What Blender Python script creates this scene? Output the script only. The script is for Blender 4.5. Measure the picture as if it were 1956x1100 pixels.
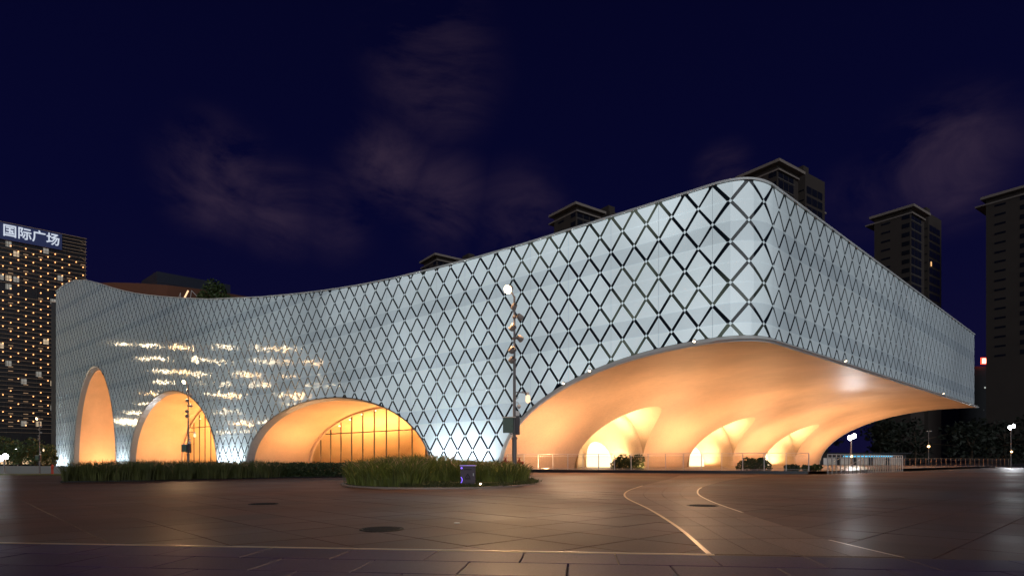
import bpy, bmesh, math, random
import numpy as np
from mathutils import Vector, Matrix
R_ = math.radians
rng = random.Random(7)
scene = bpy.context.scene
for o in list(bpy.data.objects):
    bpy.data.objects.remove(o)
col = scene.collection

# ------------------------------------------------------------------ camera
cam_d = bpy.data.cameras.new('camera'); cam = bpy.data.objects.new('camera', cam_d); col.objects.link(cam)
cam.location = (0, 0, 0.9); cam.rotation_euler = (R_(90), 0, 0)
cam_d.sensor_width = 36; cam_d.lens = 36 * 1150 / 1956; cam_d.shift_y = 330 / 1956
cam_d.clip_start = 0.1; cam_d.clip_end = 8000
scene.camera = cam

# ------------------------------------------------------------------ world: night sky with faint city-lit cloud
world = bpy.data.worlds.new('World'); scene.world = world; world.use_nodes = True
wn = world.node_tree.nodes; wl = world.node_tree.links; wn.clear()
SUN_AZ, SUN_EL = R_(172), R_(13)          # dim cool moon / city glow from behind the camera
w_out = wn.new('ShaderNodeOutputWorld')
sky = wn.new('ShaderNodeTexSky'); sky.sky_type = 'NISHITA'; sky.sun_disc = False
sky.sun_elevation = R_(-5.0); sky.sun_rotation = SUN_AZ
bg_sky = wn.new('ShaderNodeBackground'); bg_sky.inputs['Strength'].default_value = 0.02
tint = wn.new('ShaderNodeMix'); tint.data_type = 'RGBA'; tint.blend_type = 'MULTIPLY'; tint.inputs[0].default_value = 1
tint.inputs[7].default_value = (0.35, 0.38, 1.0, 1)
wl.new(sky.outputs[0], tint.inputs[6]); wl.new(tint.outputs[2], bg_sky.inputs[0])
bg_base = wn.new('ShaderNodeBackground'); bg_base.inputs[1].default_value = 1.0
geo = wn.new('ShaderNodeTexCoord')
sz = wn.new('ShaderNodeSeparateXYZ'); wl.new(geo.outputs['Generated'], sz.inputs[0])
sr = wn.new('ShaderNodeValToRGB'); sr.color_ramp.elements[0].position = 0.0; sr.color_ramp.elements[0].color = (.0055, .0046, .029, 1)
sr.color_ramp.elements[1].position = .75; sr.color_ramp.elements[1].color = (.0011, .0013, .0140, 1); e_ = sr.color_ramp.elements.new(.35); e_.color = (.0021, .0024, .0235, 1)
wl.new(sz.outputs['Z'], sr.inputs[0]); wl.new(sr.outputs[0], bg_base.inputs[0])
n1 = wn.new('ShaderNodeTexNoise'); n1.inputs['Scale'].default_value = 5.0; n1.inputs['Distortion'].default_value = .5; n1.inputs['Detail'].default_value = 7; n1.inputs['Roughness'].default_value = 0.62
mp = wn.new('ShaderNodeMapping'); mp.inputs['Scale'].default_value = (1.0, 1, 2.2); mp.inputs['Rotation'].default_value = (0, R_(-24), 0); mp.inputs['Location'].default_value = (0.35, 0.2, 0.1)
wl.new(geo.outputs['Generated'], mp.inputs[0]); wl.new(mp.outputs[0], n1.inputs['Vector'])
rmp = wn.new('ShaderNodeValToRGB'); rmp.color_ramp.elements[0].position = 0.38; rmp.color_ramp.elements[1].position = 0.74
wl.new(n1.outputs[0], rmp.inputs[0])
patch_sum = None
for px_, py_, rad_, amp_ in ((420, 345, 0.085, 1.0), (530, 395, 0.075, 0.8), (740, 320, 0.075, 1.0), (850, 385, 0.08, 0.9), (830, 135, 0.10, 0.95), (990, 420, 0.085, 0.8),
                             (1810, 310, 0.085, 1.0), (640, 410, 0.07, 0.6), (1380, 330, 0.045, 0.7), (1650, 380, 0.06, 0.4)):
    d = Vector(((px_ - 978) / 1150, 1, (880 - py_) / 1150)).normalized()
    vm = wn.new('ShaderNodeVectorMath'); vm.operation = 'DISTANCE'
    nv = wn.new('ShaderNodeVectorMath'); nv.operation = 'NORMALIZE'
    wl.new(geo.outputs['Generated'], nv.inputs[0]); wl.new(nv.outputs[0], vm.inputs[0]); vm.inputs[1].default_value = d
    mr = wn.new('ShaderNodeMapRange'); mr.interpolation_type = 'SMOOTHERSTEP'
    mr.inputs[1].default_value = rad_ * 1.35; mr.inputs[2].default_value = 0.0; mr.inputs[3].default_value = 0; mr.inputs[4].default_value = amp_
    wl.new(vm.outputs['Value'], mr.inputs[0])
    if patch_sum is None: patch_sum = mr.outputs[0]
    else:
        ad = wn.new('ShaderNodeMath'); ad.operation = 'MAXIMUM'; wl.new(patch_sum, ad.inputs[0]); wl.new(mr.outputs[0], ad.inputs[1]); patch_sum = ad.outputs[0]
cm = wn.new('ShaderNodeMath'); cm.operation = 'MULTIPLY'; wl.new(patch_sum, cm.inputs[0]); wl.new(rmp.outputs[0], cm.inputs[1])
bg_cl = wn.new('ShaderNodeBackground'); bg_cl.inputs[0].default_value = (0.037, 0.022, 0.026, 1); wl.new(cm.outputs[0], bg_cl.inputs[1])
a1_ = wn.new('ShaderNodeAddShader'); a2_ = wn.new('ShaderNodeAddShader')
wl.new(bg_sky.outputs[0], a1_.inputs[0]); wl.new(bg_base.outputs[0], a1_.inputs[1])
wl.new(a1_.outputs[0], a2_.inputs[0]); wl.new(bg_cl.outputs[0], a2_.inputs[1]); wl.new(a2_.outputs[0], w_out.inputs[0])

# ------------------------------------------------------------------ the one sun lamp: dim, cool, broad
sd = bpy.data.lights.new('moon_glow', 'SUN'); sd.energy = 1.15; sd.angle = R_(60); sd.color = (0.90, 0.96, 1.0)
so = bpy.data.objects.new('moon_glow', sd); col.objects.link(so)
dvec = Vector((math.sin(SUN_AZ) * math.cos(SUN_EL), math.cos(SUN_AZ) * math.cos(SUN_EL), math.sin(SUN_EL)))
so.rotation_euler = dvec.to_track_quat('Z', 'Y').to_euler()

vs = scene.view_settings; vs.view_transform = 'Standard'; vs.look = 'None'; vs.exposure = 0; vs.gamma = 1; vs.use_curve_mapping = False
scene.cycles.use_denoising = True
scene.cycles.max_bounces = 6; scene.cycles.diffuse_bounces = 3; scene.cycles.glossy_bounces = 3; scene.cycles.transmission_bounces = 4
scene.cycles.sample_clamp_indirect = 4.0; scene.cycles.caustics_reflective = False; scene.cycles.caustics_refractive = False

# ================================================================== materials
MATS = {}
def mat(name, color=(.5, .5, .5), rough=.6, metal=0.0, emis=None, estr=0.0, spec=0.5, noise=0.0, nscale=4.0, bump=0.0, bscale=40.0, objrand=0.0, coat=0.0):
    if name in MATS: return MATS[name]
    m = bpy.data.materials.new(name); m.use_nodes = True
    nt = m.node_tree; b = nt.nodes['Principled BSDF']; N = nt.nodes.new; L = nt.links.new
    b.inputs['Base Color'].default_value = (*color, 1); b.inputs['Roughness'].default_value = rough
    b.inputs['Metallic'].default_value = metal; b.inputs['Specular IOR Level'].default_value = spec; b.inputs['Coat Weight'].default_value = coat
    if emis: b.inputs['Emission Color'].default_value = (*emis, 1); b.inputs['Emission Strength'].default_value = estr
    tc = N('ShaderNodeTexCoord')
    if noise or objrand:
        nz = N('ShaderNodeTexNoise'); nz.inputs['Scale'].default_value = nscale; nz.inputs['Detail'].default_value = 6
        g = N('ShaderNodeNewGeometry'); L(g.outputs['Position'], nz.inputs['Vector'])
        v = N('ShaderNodeMapRange'); v.inputs[1].default_value = .25; v.inputs[2].default_value = .75; v.inputs[3].default_value = 1 - noise; v.inputs[4].default_value = 1 + noise
        L(nz.outputs[0], v.inputs[0]); fac = v.outputs[0]
        if objrand:
            oi = N('ShaderNodeObjectInfo'); v2 = N('ShaderNodeMapRange'); v2.inputs[3].default_value = 1 - objrand; v2.inputs[4].default_value = 1 + objrand
            L(oi.outputs['Random'], v2.inputs[0]); mu = N('ShaderNodeMath'); mu.operation = 'MULTIPLY'; L(fac, mu.inputs[0]); L(v2.outputs[0], mu.inputs[1]); fac = mu.outputs[0]
        vm = N('ShaderNodeVectorMath'); vm.operation = 'SCALE'; vm.inputs[0].default_value = color; L(fac, vm.inputs['Scale']); L(vm.outputs[0], b.inputs['Base Color'])
    if bump:
        nb = N('ShaderNodeTexNoise'); nb.inputs['Scale'].default_value = bscale; nb.inputs['Detail'].default_value = 4
        g2 = N('ShaderNodeNewGeometry'); L(g2.outputs['Position'], nb.inputs['Vector'])
        bp = N('ShaderNodeBump'); bp.inputs['Strength'].default_value = bump; bp.inputs['Distance'].default_value = .02; L(nb.outputs[0], bp.inputs['Height']); L(bp.outputs[0], b.inputs['Normal'])
    MATS[name] = m
    return m

ROOF_Z, ROW = 18.76, 1.30
def band_nodes(nt):
    """0/1 mask by height: 1 where a half-row is a floor-slab (spandrel) band; every fourth half-row"""
    N = nt.nodes.new; L = nt.links.new
    g = N('ShaderNodeNewGeometry'); sp = N('ShaderNodeSeparateXYZ'); L(g.outputs['Position'], sp.inputs[0])
    a = N('ShaderNodeMath'); a.operation = 'SUBTRACT'; a.inputs[0].default_value = ROOF_Z + 40 * ROW; L(sp.outputs['Z'], a.inputs[1])
    q = N('ShaderNodeMath'); q.operation = 'DIVIDE'; L(a.outputs[0], q.inputs[0]); q.inputs[1].default_value = ROW
    w = N('ShaderNodeMath'); w.operation = 'MODULO'; L(q.outputs[0], w.inputs[0]); w.inputs[1].default_value = 4.0
    c1 = N('ShaderNodeMath'); c1.operation = 'GREATER_THAN'; L(w.outputs[0], c1.inputs[0]); c1.inputs[1].default_value = 2.0
    c2 = N('ShaderNodeMath'); c2.operation = 'LESS_THAN'; L(w.outputs[0], c2.inputs[0]); c2.inputs[1].default_value = 3.0
    m = N('ShaderNodeMath'); m.operation = 'MULTIPLY'; L(c1.outputs[0], m.inputs[0]); L(c2.outputs[0], m.inputs[1])
    return g, sp, m.outputs[0]

def pane_material():
    m = bpy.data.materials.new('fritted_glass'); m.use_nodes = True; nt = m.node_tree; N = nt.nodes.new; L = nt.links.new
    b = nt.nodes['Principled BSDF']
    g, sp, band = band_nodes(nt)
    mx = N('ShaderNodeMix'); mx.data_type = 'RGBA'; L(band, mx.inputs[0])
    mx.inputs[6].default_value = (.61, .685, .715, 1); mx.inputs[7].default_value = (.515, .60, .65, 1)
    nz = N('ShaderNodeTexNoise'); nz.inputs['Scale'].default_value = .35; nz.inputs['Detail'].default_value = 3; L(g.outputs['Position'], nz.inputs['Vector'])
    oi = N('ShaderNodeObjectInfo'); ad = N('ShaderNodeMath'); ad.operation = 'MULTIPLY_ADD'; L(oi.outputs['Random'], ad.inputs[0]); ad.inputs[1].default_value = .35; L(nz.outputs[0], ad.inputs[2])
    mr = N('ShaderNodeMapRange'); mr.inputs[1].default_value = .3; mr.inputs[2].default_value = 1.0; mr.inputs[3].default_value = .90; mr.inputs[4].default_value = 1.06; L(ad.outputs[0], mr.inputs[0])
    sc = N('ShaderNodeVectorMath'); sc.operation = 'SCALE'; L(mx.outputs[2], sc.inputs[0]); L(mr.outputs[0], sc.inputs['Scale']); L(sc.outputs[0], b.inputs['Base Color'])
    b.inputs['Roughness'].default_value = .045; b.inputs['Specular IOR Level'].default_value = .55
    # emission painted for frontal light falloff: bright at the corner, dim toward both ends
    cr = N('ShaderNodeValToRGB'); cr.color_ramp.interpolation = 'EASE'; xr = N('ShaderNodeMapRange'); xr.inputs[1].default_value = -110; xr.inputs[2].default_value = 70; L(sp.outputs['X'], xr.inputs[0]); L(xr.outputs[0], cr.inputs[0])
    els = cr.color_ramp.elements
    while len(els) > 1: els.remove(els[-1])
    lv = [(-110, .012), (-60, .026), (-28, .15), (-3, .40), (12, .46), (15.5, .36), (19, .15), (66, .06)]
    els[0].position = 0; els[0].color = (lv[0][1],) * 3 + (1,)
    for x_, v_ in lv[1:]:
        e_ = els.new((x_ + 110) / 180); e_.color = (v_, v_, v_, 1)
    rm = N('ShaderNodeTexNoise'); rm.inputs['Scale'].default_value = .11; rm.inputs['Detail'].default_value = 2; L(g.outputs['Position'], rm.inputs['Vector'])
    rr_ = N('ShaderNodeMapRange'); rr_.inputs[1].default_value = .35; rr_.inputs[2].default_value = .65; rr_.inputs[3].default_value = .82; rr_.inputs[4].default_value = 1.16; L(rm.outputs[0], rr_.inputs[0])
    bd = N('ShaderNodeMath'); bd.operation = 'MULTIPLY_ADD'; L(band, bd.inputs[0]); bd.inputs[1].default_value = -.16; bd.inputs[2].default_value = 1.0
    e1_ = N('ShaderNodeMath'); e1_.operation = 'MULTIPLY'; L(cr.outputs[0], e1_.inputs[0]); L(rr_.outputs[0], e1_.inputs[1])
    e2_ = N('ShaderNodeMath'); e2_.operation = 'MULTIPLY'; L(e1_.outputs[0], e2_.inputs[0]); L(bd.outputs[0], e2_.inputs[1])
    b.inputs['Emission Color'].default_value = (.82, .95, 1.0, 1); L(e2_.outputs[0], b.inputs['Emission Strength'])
    wv = N('ShaderNodeTexNoise'); wv.inputs['Scale'].default_value = .65; wv.inputs['Detail'].default_value = 2.5
    L(g.outputs['Position'], wv.inputs['Vector'])
    bp = N('ShaderNodeBump'); bp.inputs['Strength'].default_value = .5; bp.inputs['Distance'].default_value = .035; L(wv.outputs[0], bp.inputs['Height']); L(bp.outputs[0], b.inputs['Normal'])
    return m

def slot_material():
    """clear glass strips between the fritted panes: dim lit rooms behind, dark at the slab bands"""
    m = bpy.data.materials.new('clear_glass_strip'); m.use_nodes = True; nt = m.node_tree; N = nt.nodes.new; L = nt.links.new
    b = nt.nodes['Principled BSDF']; g, sp, band = band_nodes(nt)
    b.inputs['Base Color'].default_value = (.012, .018, .024, 1); b.inputs['Roughness'].default_value = .12
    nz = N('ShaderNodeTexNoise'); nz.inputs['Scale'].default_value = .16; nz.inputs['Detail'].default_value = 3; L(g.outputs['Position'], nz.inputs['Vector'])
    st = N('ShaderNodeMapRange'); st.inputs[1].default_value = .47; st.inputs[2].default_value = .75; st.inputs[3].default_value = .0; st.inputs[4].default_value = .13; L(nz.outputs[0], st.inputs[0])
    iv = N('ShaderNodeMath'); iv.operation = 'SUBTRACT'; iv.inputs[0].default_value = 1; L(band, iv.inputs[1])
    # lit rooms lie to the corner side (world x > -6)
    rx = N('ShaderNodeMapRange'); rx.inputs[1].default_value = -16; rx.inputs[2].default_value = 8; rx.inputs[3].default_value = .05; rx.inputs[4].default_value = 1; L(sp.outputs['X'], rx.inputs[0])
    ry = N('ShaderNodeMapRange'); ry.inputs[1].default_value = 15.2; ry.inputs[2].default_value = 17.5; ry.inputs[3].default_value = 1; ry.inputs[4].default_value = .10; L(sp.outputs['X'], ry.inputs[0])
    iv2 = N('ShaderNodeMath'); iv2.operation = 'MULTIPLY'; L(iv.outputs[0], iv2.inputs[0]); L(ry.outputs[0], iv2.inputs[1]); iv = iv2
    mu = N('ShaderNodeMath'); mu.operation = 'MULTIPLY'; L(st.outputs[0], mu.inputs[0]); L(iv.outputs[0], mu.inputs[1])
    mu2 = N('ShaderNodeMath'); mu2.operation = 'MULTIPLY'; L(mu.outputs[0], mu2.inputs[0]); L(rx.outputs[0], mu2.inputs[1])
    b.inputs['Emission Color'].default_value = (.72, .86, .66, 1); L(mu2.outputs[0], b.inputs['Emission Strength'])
    return m

def soffit_material(name, axis, color=(.76, .55, .40), scale=5.5, rough=.5):
    """warm plaster cladding laid in thin courses along the vault"""
    m = bpy.data.materials.new(name); m.use_nodes = True; nt = m.node_tree; N = nt.nodes.new; L = nt.links.new
    b = nt.nodes['Principled BSDF']; b.inputs['Roughness'].default_value = rough; b.inputs['Specular IOR Level'].default_value = .25
    g = N('ShaderNodeNewGeometry')
    mp = N('ShaderNodeMapping'); mp.vector_type = 'POINT'; L(g.outputs['Position'], mp.inputs[0])
    mp.inputs['Rotation'].default_value = (0, 0, -axis); mp.inputs['Scale'].default_value = (.30, 11, 11)
    nz = N('ShaderNodeTexNoise'); nz.inputs['Scale'].default_value = 1.0; nz.inputs['Detail'].default_value = 5; L(mp.outputs[0], nz.inputs['Vector'])
    n2 = N('ShaderNodeTexNoise'); n2.inputs['Scale'].default_value = .25; n2.inputs['Detail'].default_value = 4; L(g.outputs['Position'], n2.inputs['Vector'])
    ad = N('ShaderNodeMath'); ad.operation = 'MULTIPLY_ADD'; L(nz.outputs[0], ad.inputs[0]); ad.inputs[1].default_value = .8; L(n2.outputs[0], ad.inputs[2])
    mr = N('ShaderNodeMapRange'); mr.inputs[1].default_value = .5; mr.inputs[2].default_value = 1.3; mr.inputs[3].default_value = .76; mr.inputs[4].default_value = 1.14; L(ad.outputs[0], mr.inputs[0])
    sc = N('ShaderNodeVectorMath'); sc.operation = 'SCALE'; sc.inputs[0].default_value = color; L(mr.outputs[0], sc.inputs['Scale']); L(sc.outputs[0], b.inputs['Base Color'])
    bp = N('ShaderNodeBump'); bp.inputs['Strength'].default_value = .25; bp.inputs['Distance'].default_value = .03; L(nz.outputs[0], bp.inputs['Height']); L(bp.outputs[0], b.inputs['Normal'])
    return m

def paving_material(name, color, rough=.33, objrand=.16):
    m = bpy.data.materials.new(name); m.use_nodes = True; nt = m.node_tree; N = nt.nodes.new; L = nt.links.new
    b = nt.nodes['Principled BSDF']; g = N('ShaderNodeNewGeometry'); b.inputs['Specular IOR Level'].default_value = .19
    fine = N('ShaderNodeTexNoise'); fine.inputs['Scale'].default_value = 55; fine.inputs['Detail'].default_value = 4; L(g.outputs['Position'], fine.inputs['Vector'])
    big = N('ShaderNodeTexNoise'); big.inputs['Scale'].default_value = .22; big.inputs['Detail'].default_value = 6; L(g.outputs['Position'], big.inputs['Vector'])
    oi = N('ShaderNodeObjectInfo'); at = N('ShaderNodeAttribute'); at.attribute_name = 'tone'
    a = N('ShaderNodeMapRange'); a.inputs[1].default_value = .3; a.inputs[2].default_value = .7; a.inputs[3].default_value = .72; a.inputs[4].default_value = 1.28; L(fine.outputs[0], a.inputs[0])
    c = N('ShaderNodeMapRange'); c.inputs[1].default_value = .3; c.inputs[2].default_value = .7; c.inputs[3].default_value = .72; c.inputs[4].default_value = 1.25; L(big.outputs[0], c.inputs[0])
    r = N('ShaderNodeMapRange'); r.inputs[3].default_value = 1 - objrand; r.inputs[4].default_value = 1 + objrand
    rs = N('ShaderNodeMath'); rs.operation = 'ADD'; L(oi.outputs['Random'], rs.inputs[0]); L(at.outputs['Fac'], rs.inputs[1])
    fr = N('ShaderNodeMath'); fr.operation = 'FRACT'; L(rs.outputs[0], fr.inputs[0]); L(fr.outputs[0], r.inputs[0])
    m1 = N('ShaderNodeMath'); m1.operation = 'MULTIPLY'; L(a.outputs[0], m1.inputs[0]); L(c.outputs[0], m1.inputs[1])
    m2 = N('ShaderNodeMath'); m2.operation = 'MULTIPLY'; L(m1.outputs[0], m2.inputs[0]); L(r.outputs[0], m2.inputs[1])
    sc = N('ShaderNodeVectorMath'); sc.operation = 'SCALE'; sc.inputs[0].default_value = color; L(m2.outputs[0], sc.inputs['Scale']); L(sc.outputs[0], b.inputs['Base Color'])
    rr = N('ShaderNodeMapRange'); rr.inputs[1].default_value = .35; rr.inputs[2].default_value = .68; rr.inputs[3].default_value = rough - .08; rr.inputs[4].default_value = rough + .12; L(big.outputs[0], rr.inputs[0]); L(rr.outputs[0], b.inputs['Roughness'])
    bp = N('ShaderNodeBump'); bp.inputs['Strength'].default_value = .18; bp.inputs['Distance'].default_value = .004; L(fine.outputs[0], bp.inputs['Height']); L(bp.outputs[0], b.inputs['Normal'])
    return m

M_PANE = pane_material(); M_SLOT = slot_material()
R2 = Vector((.7250, .6887)).normalized(); N2 = Vector((R2.y, -R2.x))     # along the overhang / outwards from its wall
AX = math.atan2(R2.y, R2.x)
M_SOF = soffit_material('soffit_plaster', AX)
M_TUN = soffit_material('vault_plaster', AX, color=(.76, .49, .29), rough=.55)
M_SUB = soffit_material('side_vault_plaster', AX + math.pi / 2, color=(.78, .60, .42), rough=.6)
M_REV = mat('reveal_metal', (.33, .33, .34), .35, .3, noise=.08)
M_TRIM = mat('white_trim', (.88, .87, .84), .3)
M_RAIL = mat('facade_joint', (.62, .68, .72), .35)
M_NODE = mat('node_cap', (.66, .70, .72), .35)
M_WALLB = mat('dark_cladding', (.018, .020, .026), .6)
M_PAV = paving_material('granite_paver', (.135, .066, .050), .49)
M_PAVP = paving_material('path_granite', (.22, .128, .095), .45)
M_PAVF = paving_material('border_granite', (.066, .032, .10), .48)
M_JOINT = mat('paving_bed', (.07, .042, .035), .8)
M_GROUND = mat('ground_mat', (.07, .055, .055), .45, noise=.2, nscale=.3)
M_PLAT = mat('platform_stone', (.30, .26, .24), .4, noise=.1)
M_KERBD = mat('dark_kerb_stone', (.015, .015, .02), .3)
M_BRASS = mat('inlay_metal', (.75, .56, .38), .28, .7)
M_STEEL = mat('painted_steel', (.75, .68, .64), .4, .0)
M_POLE = mat('grey_pole_paint', (.20, .18, .18), .45, .2)
M_WHITE = mat('white_metal', (.72, .70, .68), .4)
M_GREEN = mat('green_box_paint', (.10, .15, .11), .5)
M_DARKP = mat('dark_box_paint', (.06, .045, .05), .5)
M_LIDW = mat('box_lid', (.7, .62, .52), .5)
M_IRON = mat('cast_iron', (.012, .010, .010), .6, .4)
M_RED = mat('red_paint', (.55, .05, .02), .35)
M_SOIL = mat('planting_soil', (.03, .024, .014), .95, noise=.3, nscale=8)
M_KERB = mat('light_kerb_stone', (.38, .30, .25), .5)
M_GRASS = mat('grass_blade', (.14, .155, .022), .6, noise=.55, nscale=2.2)
M_GRASSD = mat('grass_blade_deep', (.075, .08, .018), .6, noise=.5, nscale=2.2)
M_PLUME = mat('grass_plume', (.34, .24, .12), .8)
M_HEDGE = mat('hedge_leaf', (.035, .055, .015), .6, noise=.4, nscale=3)
M_LEAF = mat('shrub_leaf', (.06, .09, .025), .55, noise=.4, nscale=3)
M_BARK = mat('bark', (.09, .06, .04), .9)
M_LAWN = mat('lawn', (.13, .13, .02), .9, noise=.35, nscale=1.5)
def glow(name, c, s): return mat(name, (.02, .02, .02), .5, emis=c, estr=s)
E_SOD = glow('sodium_lamp', (1, .60, .28), 20)
E_SPOT = glow('warm_spot', (1, .72, .45), 9)
E_WHITE = glow('floodlight_lamp', (.93, .96, 1), 50)
E_AMB = glow('amber_lamp', (1, .55, .2), 14)
E_LINE = glow('warm_line', (1, .78, .48), 10)
E_ROOM = glow('bright_room', (1, .80, .50), 2.2)

# ================================================================== mesh helpers
def link(o, parent=None):
    col.objects.link(o)
    if parent: o.parent = parent
    return o
def tag(o, label=None, cat=None, group=None, kind=None):
    if label: o['label'] = label
    if cat: o['category'] = cat
    if group: o['group'] = group
    if kind: o['kind'] = kind
    return o
def meshobj(name, verts, faces, m, parent=None, smooth=False, me=None):
    if me is None:
        me = bpy.data.meshes.new(name); me.from_pydata([tuple(v) for v in verts], [], faces)
        me.materials.append(m)
        if smooth: me.polygons.foreach_set('use_smooth', [True] * len(me.polygons))
        me.update()
    return link(bpy.data.objects.new(name, me), parent)
def empty(name, loc, rz=0):
    o = bpy.data.objects.new(name, None); o.empty_display_size = .3; o.location = loc; o.rotation_euler = (0, 0, rz)
    return link(o)
class MB:
    def __init__(s): s.v = []; s.f = []
    def add(s, vs_, fs):
        b = len(s.v); s.v += [tuple(p) for p in vs_]; s.f += [tuple(i + b for i in f) for f in fs]
    def box(s, c, d, rz=0, m=None):
        hx, hy, hz = d[0] / 2, d[1] / 2, d[2] / 2
        pts = [Vector((x * hx, y * hy, z * hz)) for z in (-1, 1) for x, y in ((-1, -1), (1, -1), (1, 1), (-1, 1))]
        M = Matrix.Rotation(rz, 3, 'Z') if m is None else m
        s.add([M @ p + Vector(c) for p in pts], [(3, 2, 1, 0), (4, 5, 6, 7), (0, 1, 5, 4), (1, 2, 6, 5), (2, 3, 7, 6), (3, 0, 4, 7)])
    def tube(s, pts, rad, n=8, cap=True):
        pts = [Vector(p) for p in pts]; rr = rad if isinstance(rad, (list, tuple)) else [rad] * len(pts)
        b = len(s.v); k = len(pts)
        for i, p in enumerate(pts):
            t = (pts[min(i + 1, k - 1)] - pts[max(i - 1, 0)]).normalized()
            a = Vector((0, 0, 1)) if abs(t.z) < .9 else Vector((1, 0, 0))
            e1 = t.cross(a).normalized(); e2 = t.cross(e1)
            for j in range(n):
                an = 2 * math.pi * j / n; s.v.append(tuple(p + e1 * math.cos(an) * rr[i] + e2 * math.sin(an) * rr[i]))
        for i in range(k - 1):
            for j in range(n):
                s.f.append((b + i * n + j, b + i * n + (j + 1) % n, b + (i + 1) * n + (j + 1) % n, b + (i + 1) * n + j))
        if cap: s.f.append(tuple(b + j for j in range(n))); s.f.append(tuple(b + (k - 1) * n + j for j in range(n)))
    def lathe(s, prof, c=(0, 0, 0), n=14, M=None):
        """prof: (r, h) along local z"""
        b = len(s.v); M = M or Matrix.Identity(3)
        for r, h in prof:
            for j in range(n):
                an = 2 * math.pi * j / n; s.v.append(tuple(M @ Vector((r * math.cos(an), r * math.sin(an), h)) + Vector(c)))
        for i in range(len(prof) - 1):
            for j in range(n): s.f.append((b + i * n + j, b + i * n + (j + 1) % n, b + (i + 1) * n + (j + 1) % n, b + (i + 1) * n + j))
        s.f.append(tuple(b + j for j in range(n))); s.f.append(tuple(b + (len(prof) - 1) * n + j for j in range(n)))
    def build(s, name, m, parent=None, smooth=False): return meshobj(name, s.v, s.f, m, parent, smooth)
def copy_tree(o, parent=None):
    c = o.copy(); col.objects.link(c); c.parent = parent
    for ch in o.children: copy_tree(ch, c)
    return c

def area_light(name, loc, size, power, color, direction=(0, 0, 1), rz=0, spread=180):
    l = bpy.data.lights.new(name, 'AREA'); l.shape = 'RECTANGLE'; l.size, l.size_y = size; l.energy = power; l.color = color; l.spread = R_(spread)
    o = bpy.data.objects.new(name, l); o.location = loc
    z = -Vector(direction).normalized(); x = Vector((math.cos(rz), math.sin(rz), 0)); x = (x - z * x.dot(z)).normalized(); y = z.cross(x)
    o.rotation_euler = Matrix((x, y, z)).transposed().to_euler(); return link(o)
def point_light(name, loc, power, color, rad=.15):
    l = bpy.data.lights.new(name, 'POINT'); l.energy = power; l.color = color; l.shadow_soft_size = rad
    o = bpy.data.objects.new(name, l); o.location = loc; return link(o)
def spot_light(name, loc, target, power, color, ang=90, blend=.8, rad=.15):
    l = bpy.data.lights.new(name, 'SPOT'); l.energy = power; l.color = color; l.spot_size = R_(ang); l.spot_blend = blend; l.shadow_soft_size = rad
    o = bpy.data.objects.new(name, l); o.location = loc
    o.rotation_euler = (Vector(loc) - Vector(target)).to_track_quat('Z', 'Y').to_euler(); return link(o)

# ================================================================== plan of the facade
PA, PB = np.array([-108.7, 143.5]), np.array([13.0, 39.0])
PM = (PA + PB) / 2 + np.array([.65, .76]) * 1.6
t_ = np.linspace(0, 1, 2001)[:, None]
left = (1 - t_) ** 2 * PA + 2 * t_ * (1 - t_) * PM + t_ ** 2 * PB
PC = np.array([14.97, 37.27]); PE = PC + 2.75 * np.array(R2)
t_ = np.linspace(0, 1, 201)[1:, None]
corner = (1 - t_) ** 2 * PB + 2 * t_ * (1 - t_) * PC + t_ ** 2 * PE
PF = np.array([65.4, 85.2]); LR = float(np.dot(PF - PE, np.array(R2)))
t_ = np.linspace(0, 1, 201)[1:, None]
right = PE + t_ * LR * np.array(R2)
PLAN = np.vstack([left, corner, right])
SARC = np.r_[0, np.cumsum(np.linalg.norm(np.diff(PLAN, axis=0), axis=1))]
U0 = SARC[len(left) - 1]; SARC = SARC - U0
UMIN = float(SARC[0]); UC = float(SARC[len(left) + len(corner) - 1]); UMAX = float(SARC[-1])
TAN = np.gradient(PLAN, SARC, axis=0); TAN /= np.linalg.norm(TAN, axis=1)[:, None]
def plan(u, off=0.0):
    x = np.interp(u, SARC, PLAN[:, 0]); y = np.interp(u, SARC, PLAN[:, 1])
    if off:
        tx = np.interp(u, SARC, TAN[:, 0]); ty = np.interp(u, SARC, TAN[:, 1]); l = math.hypot(tx, ty)
        x += off * ty / l; y -= off * tx / l
    return float(x), float(y)
RU = [-161, -156.3, -150.9, -145.7, -137.9, -129.2, -122.8, -116.8, -109.4, -102.5, -96.1, -88.8, -77.5, -67.4, -61.4, -53.3, -48.5, -43.5, -38.9, -33.3, -28.4, -22.3, -16.1, -10, 200]
RZ = [41.2, 41.55, 41.5, 41.1, 39.67, 37.30, 35.38, 33.71, 31.77, 30.17, 28.79, 27.27, 25.09, 23.5, 22.55, 21.45, 20.85, 20.3, 19.85, 19.43, 19.18, 18.92, 18.78, 18.76, 18.76]
def roof(u): return float(np.interp(u, RU, RZ))
ARCH = [(-132.8, 13.5, 20.7), (-93.35, 18.45, 12.6), (-46.8, 19.2, 8.2)]     # centre, half width, height (half ellipses)
A4U, A4W, A4H = 0.0, 19.0, 8.85
BASE = -3.0
def bottom(u):
    for c_, w_, h_ in ARCH:
        d = (u - c_) / w_
        if abs(d) < 1: return h_ * math.sqrt(1 - d * d)
    if u >= 0: return A4H
    d = u / A4W
    if d > -1: return A4H * math.sqrt(1 - d * d)
    return BASE

# lattice
PL, PR = 1.92, 1.81
def v2u(v): return PL * v if v < 0 else (UC * v / 2 if v < 2 else UC + PR * (v - 2))
VMIN, VMAX = UMIN / PL, 2 + LR / PR

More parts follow.
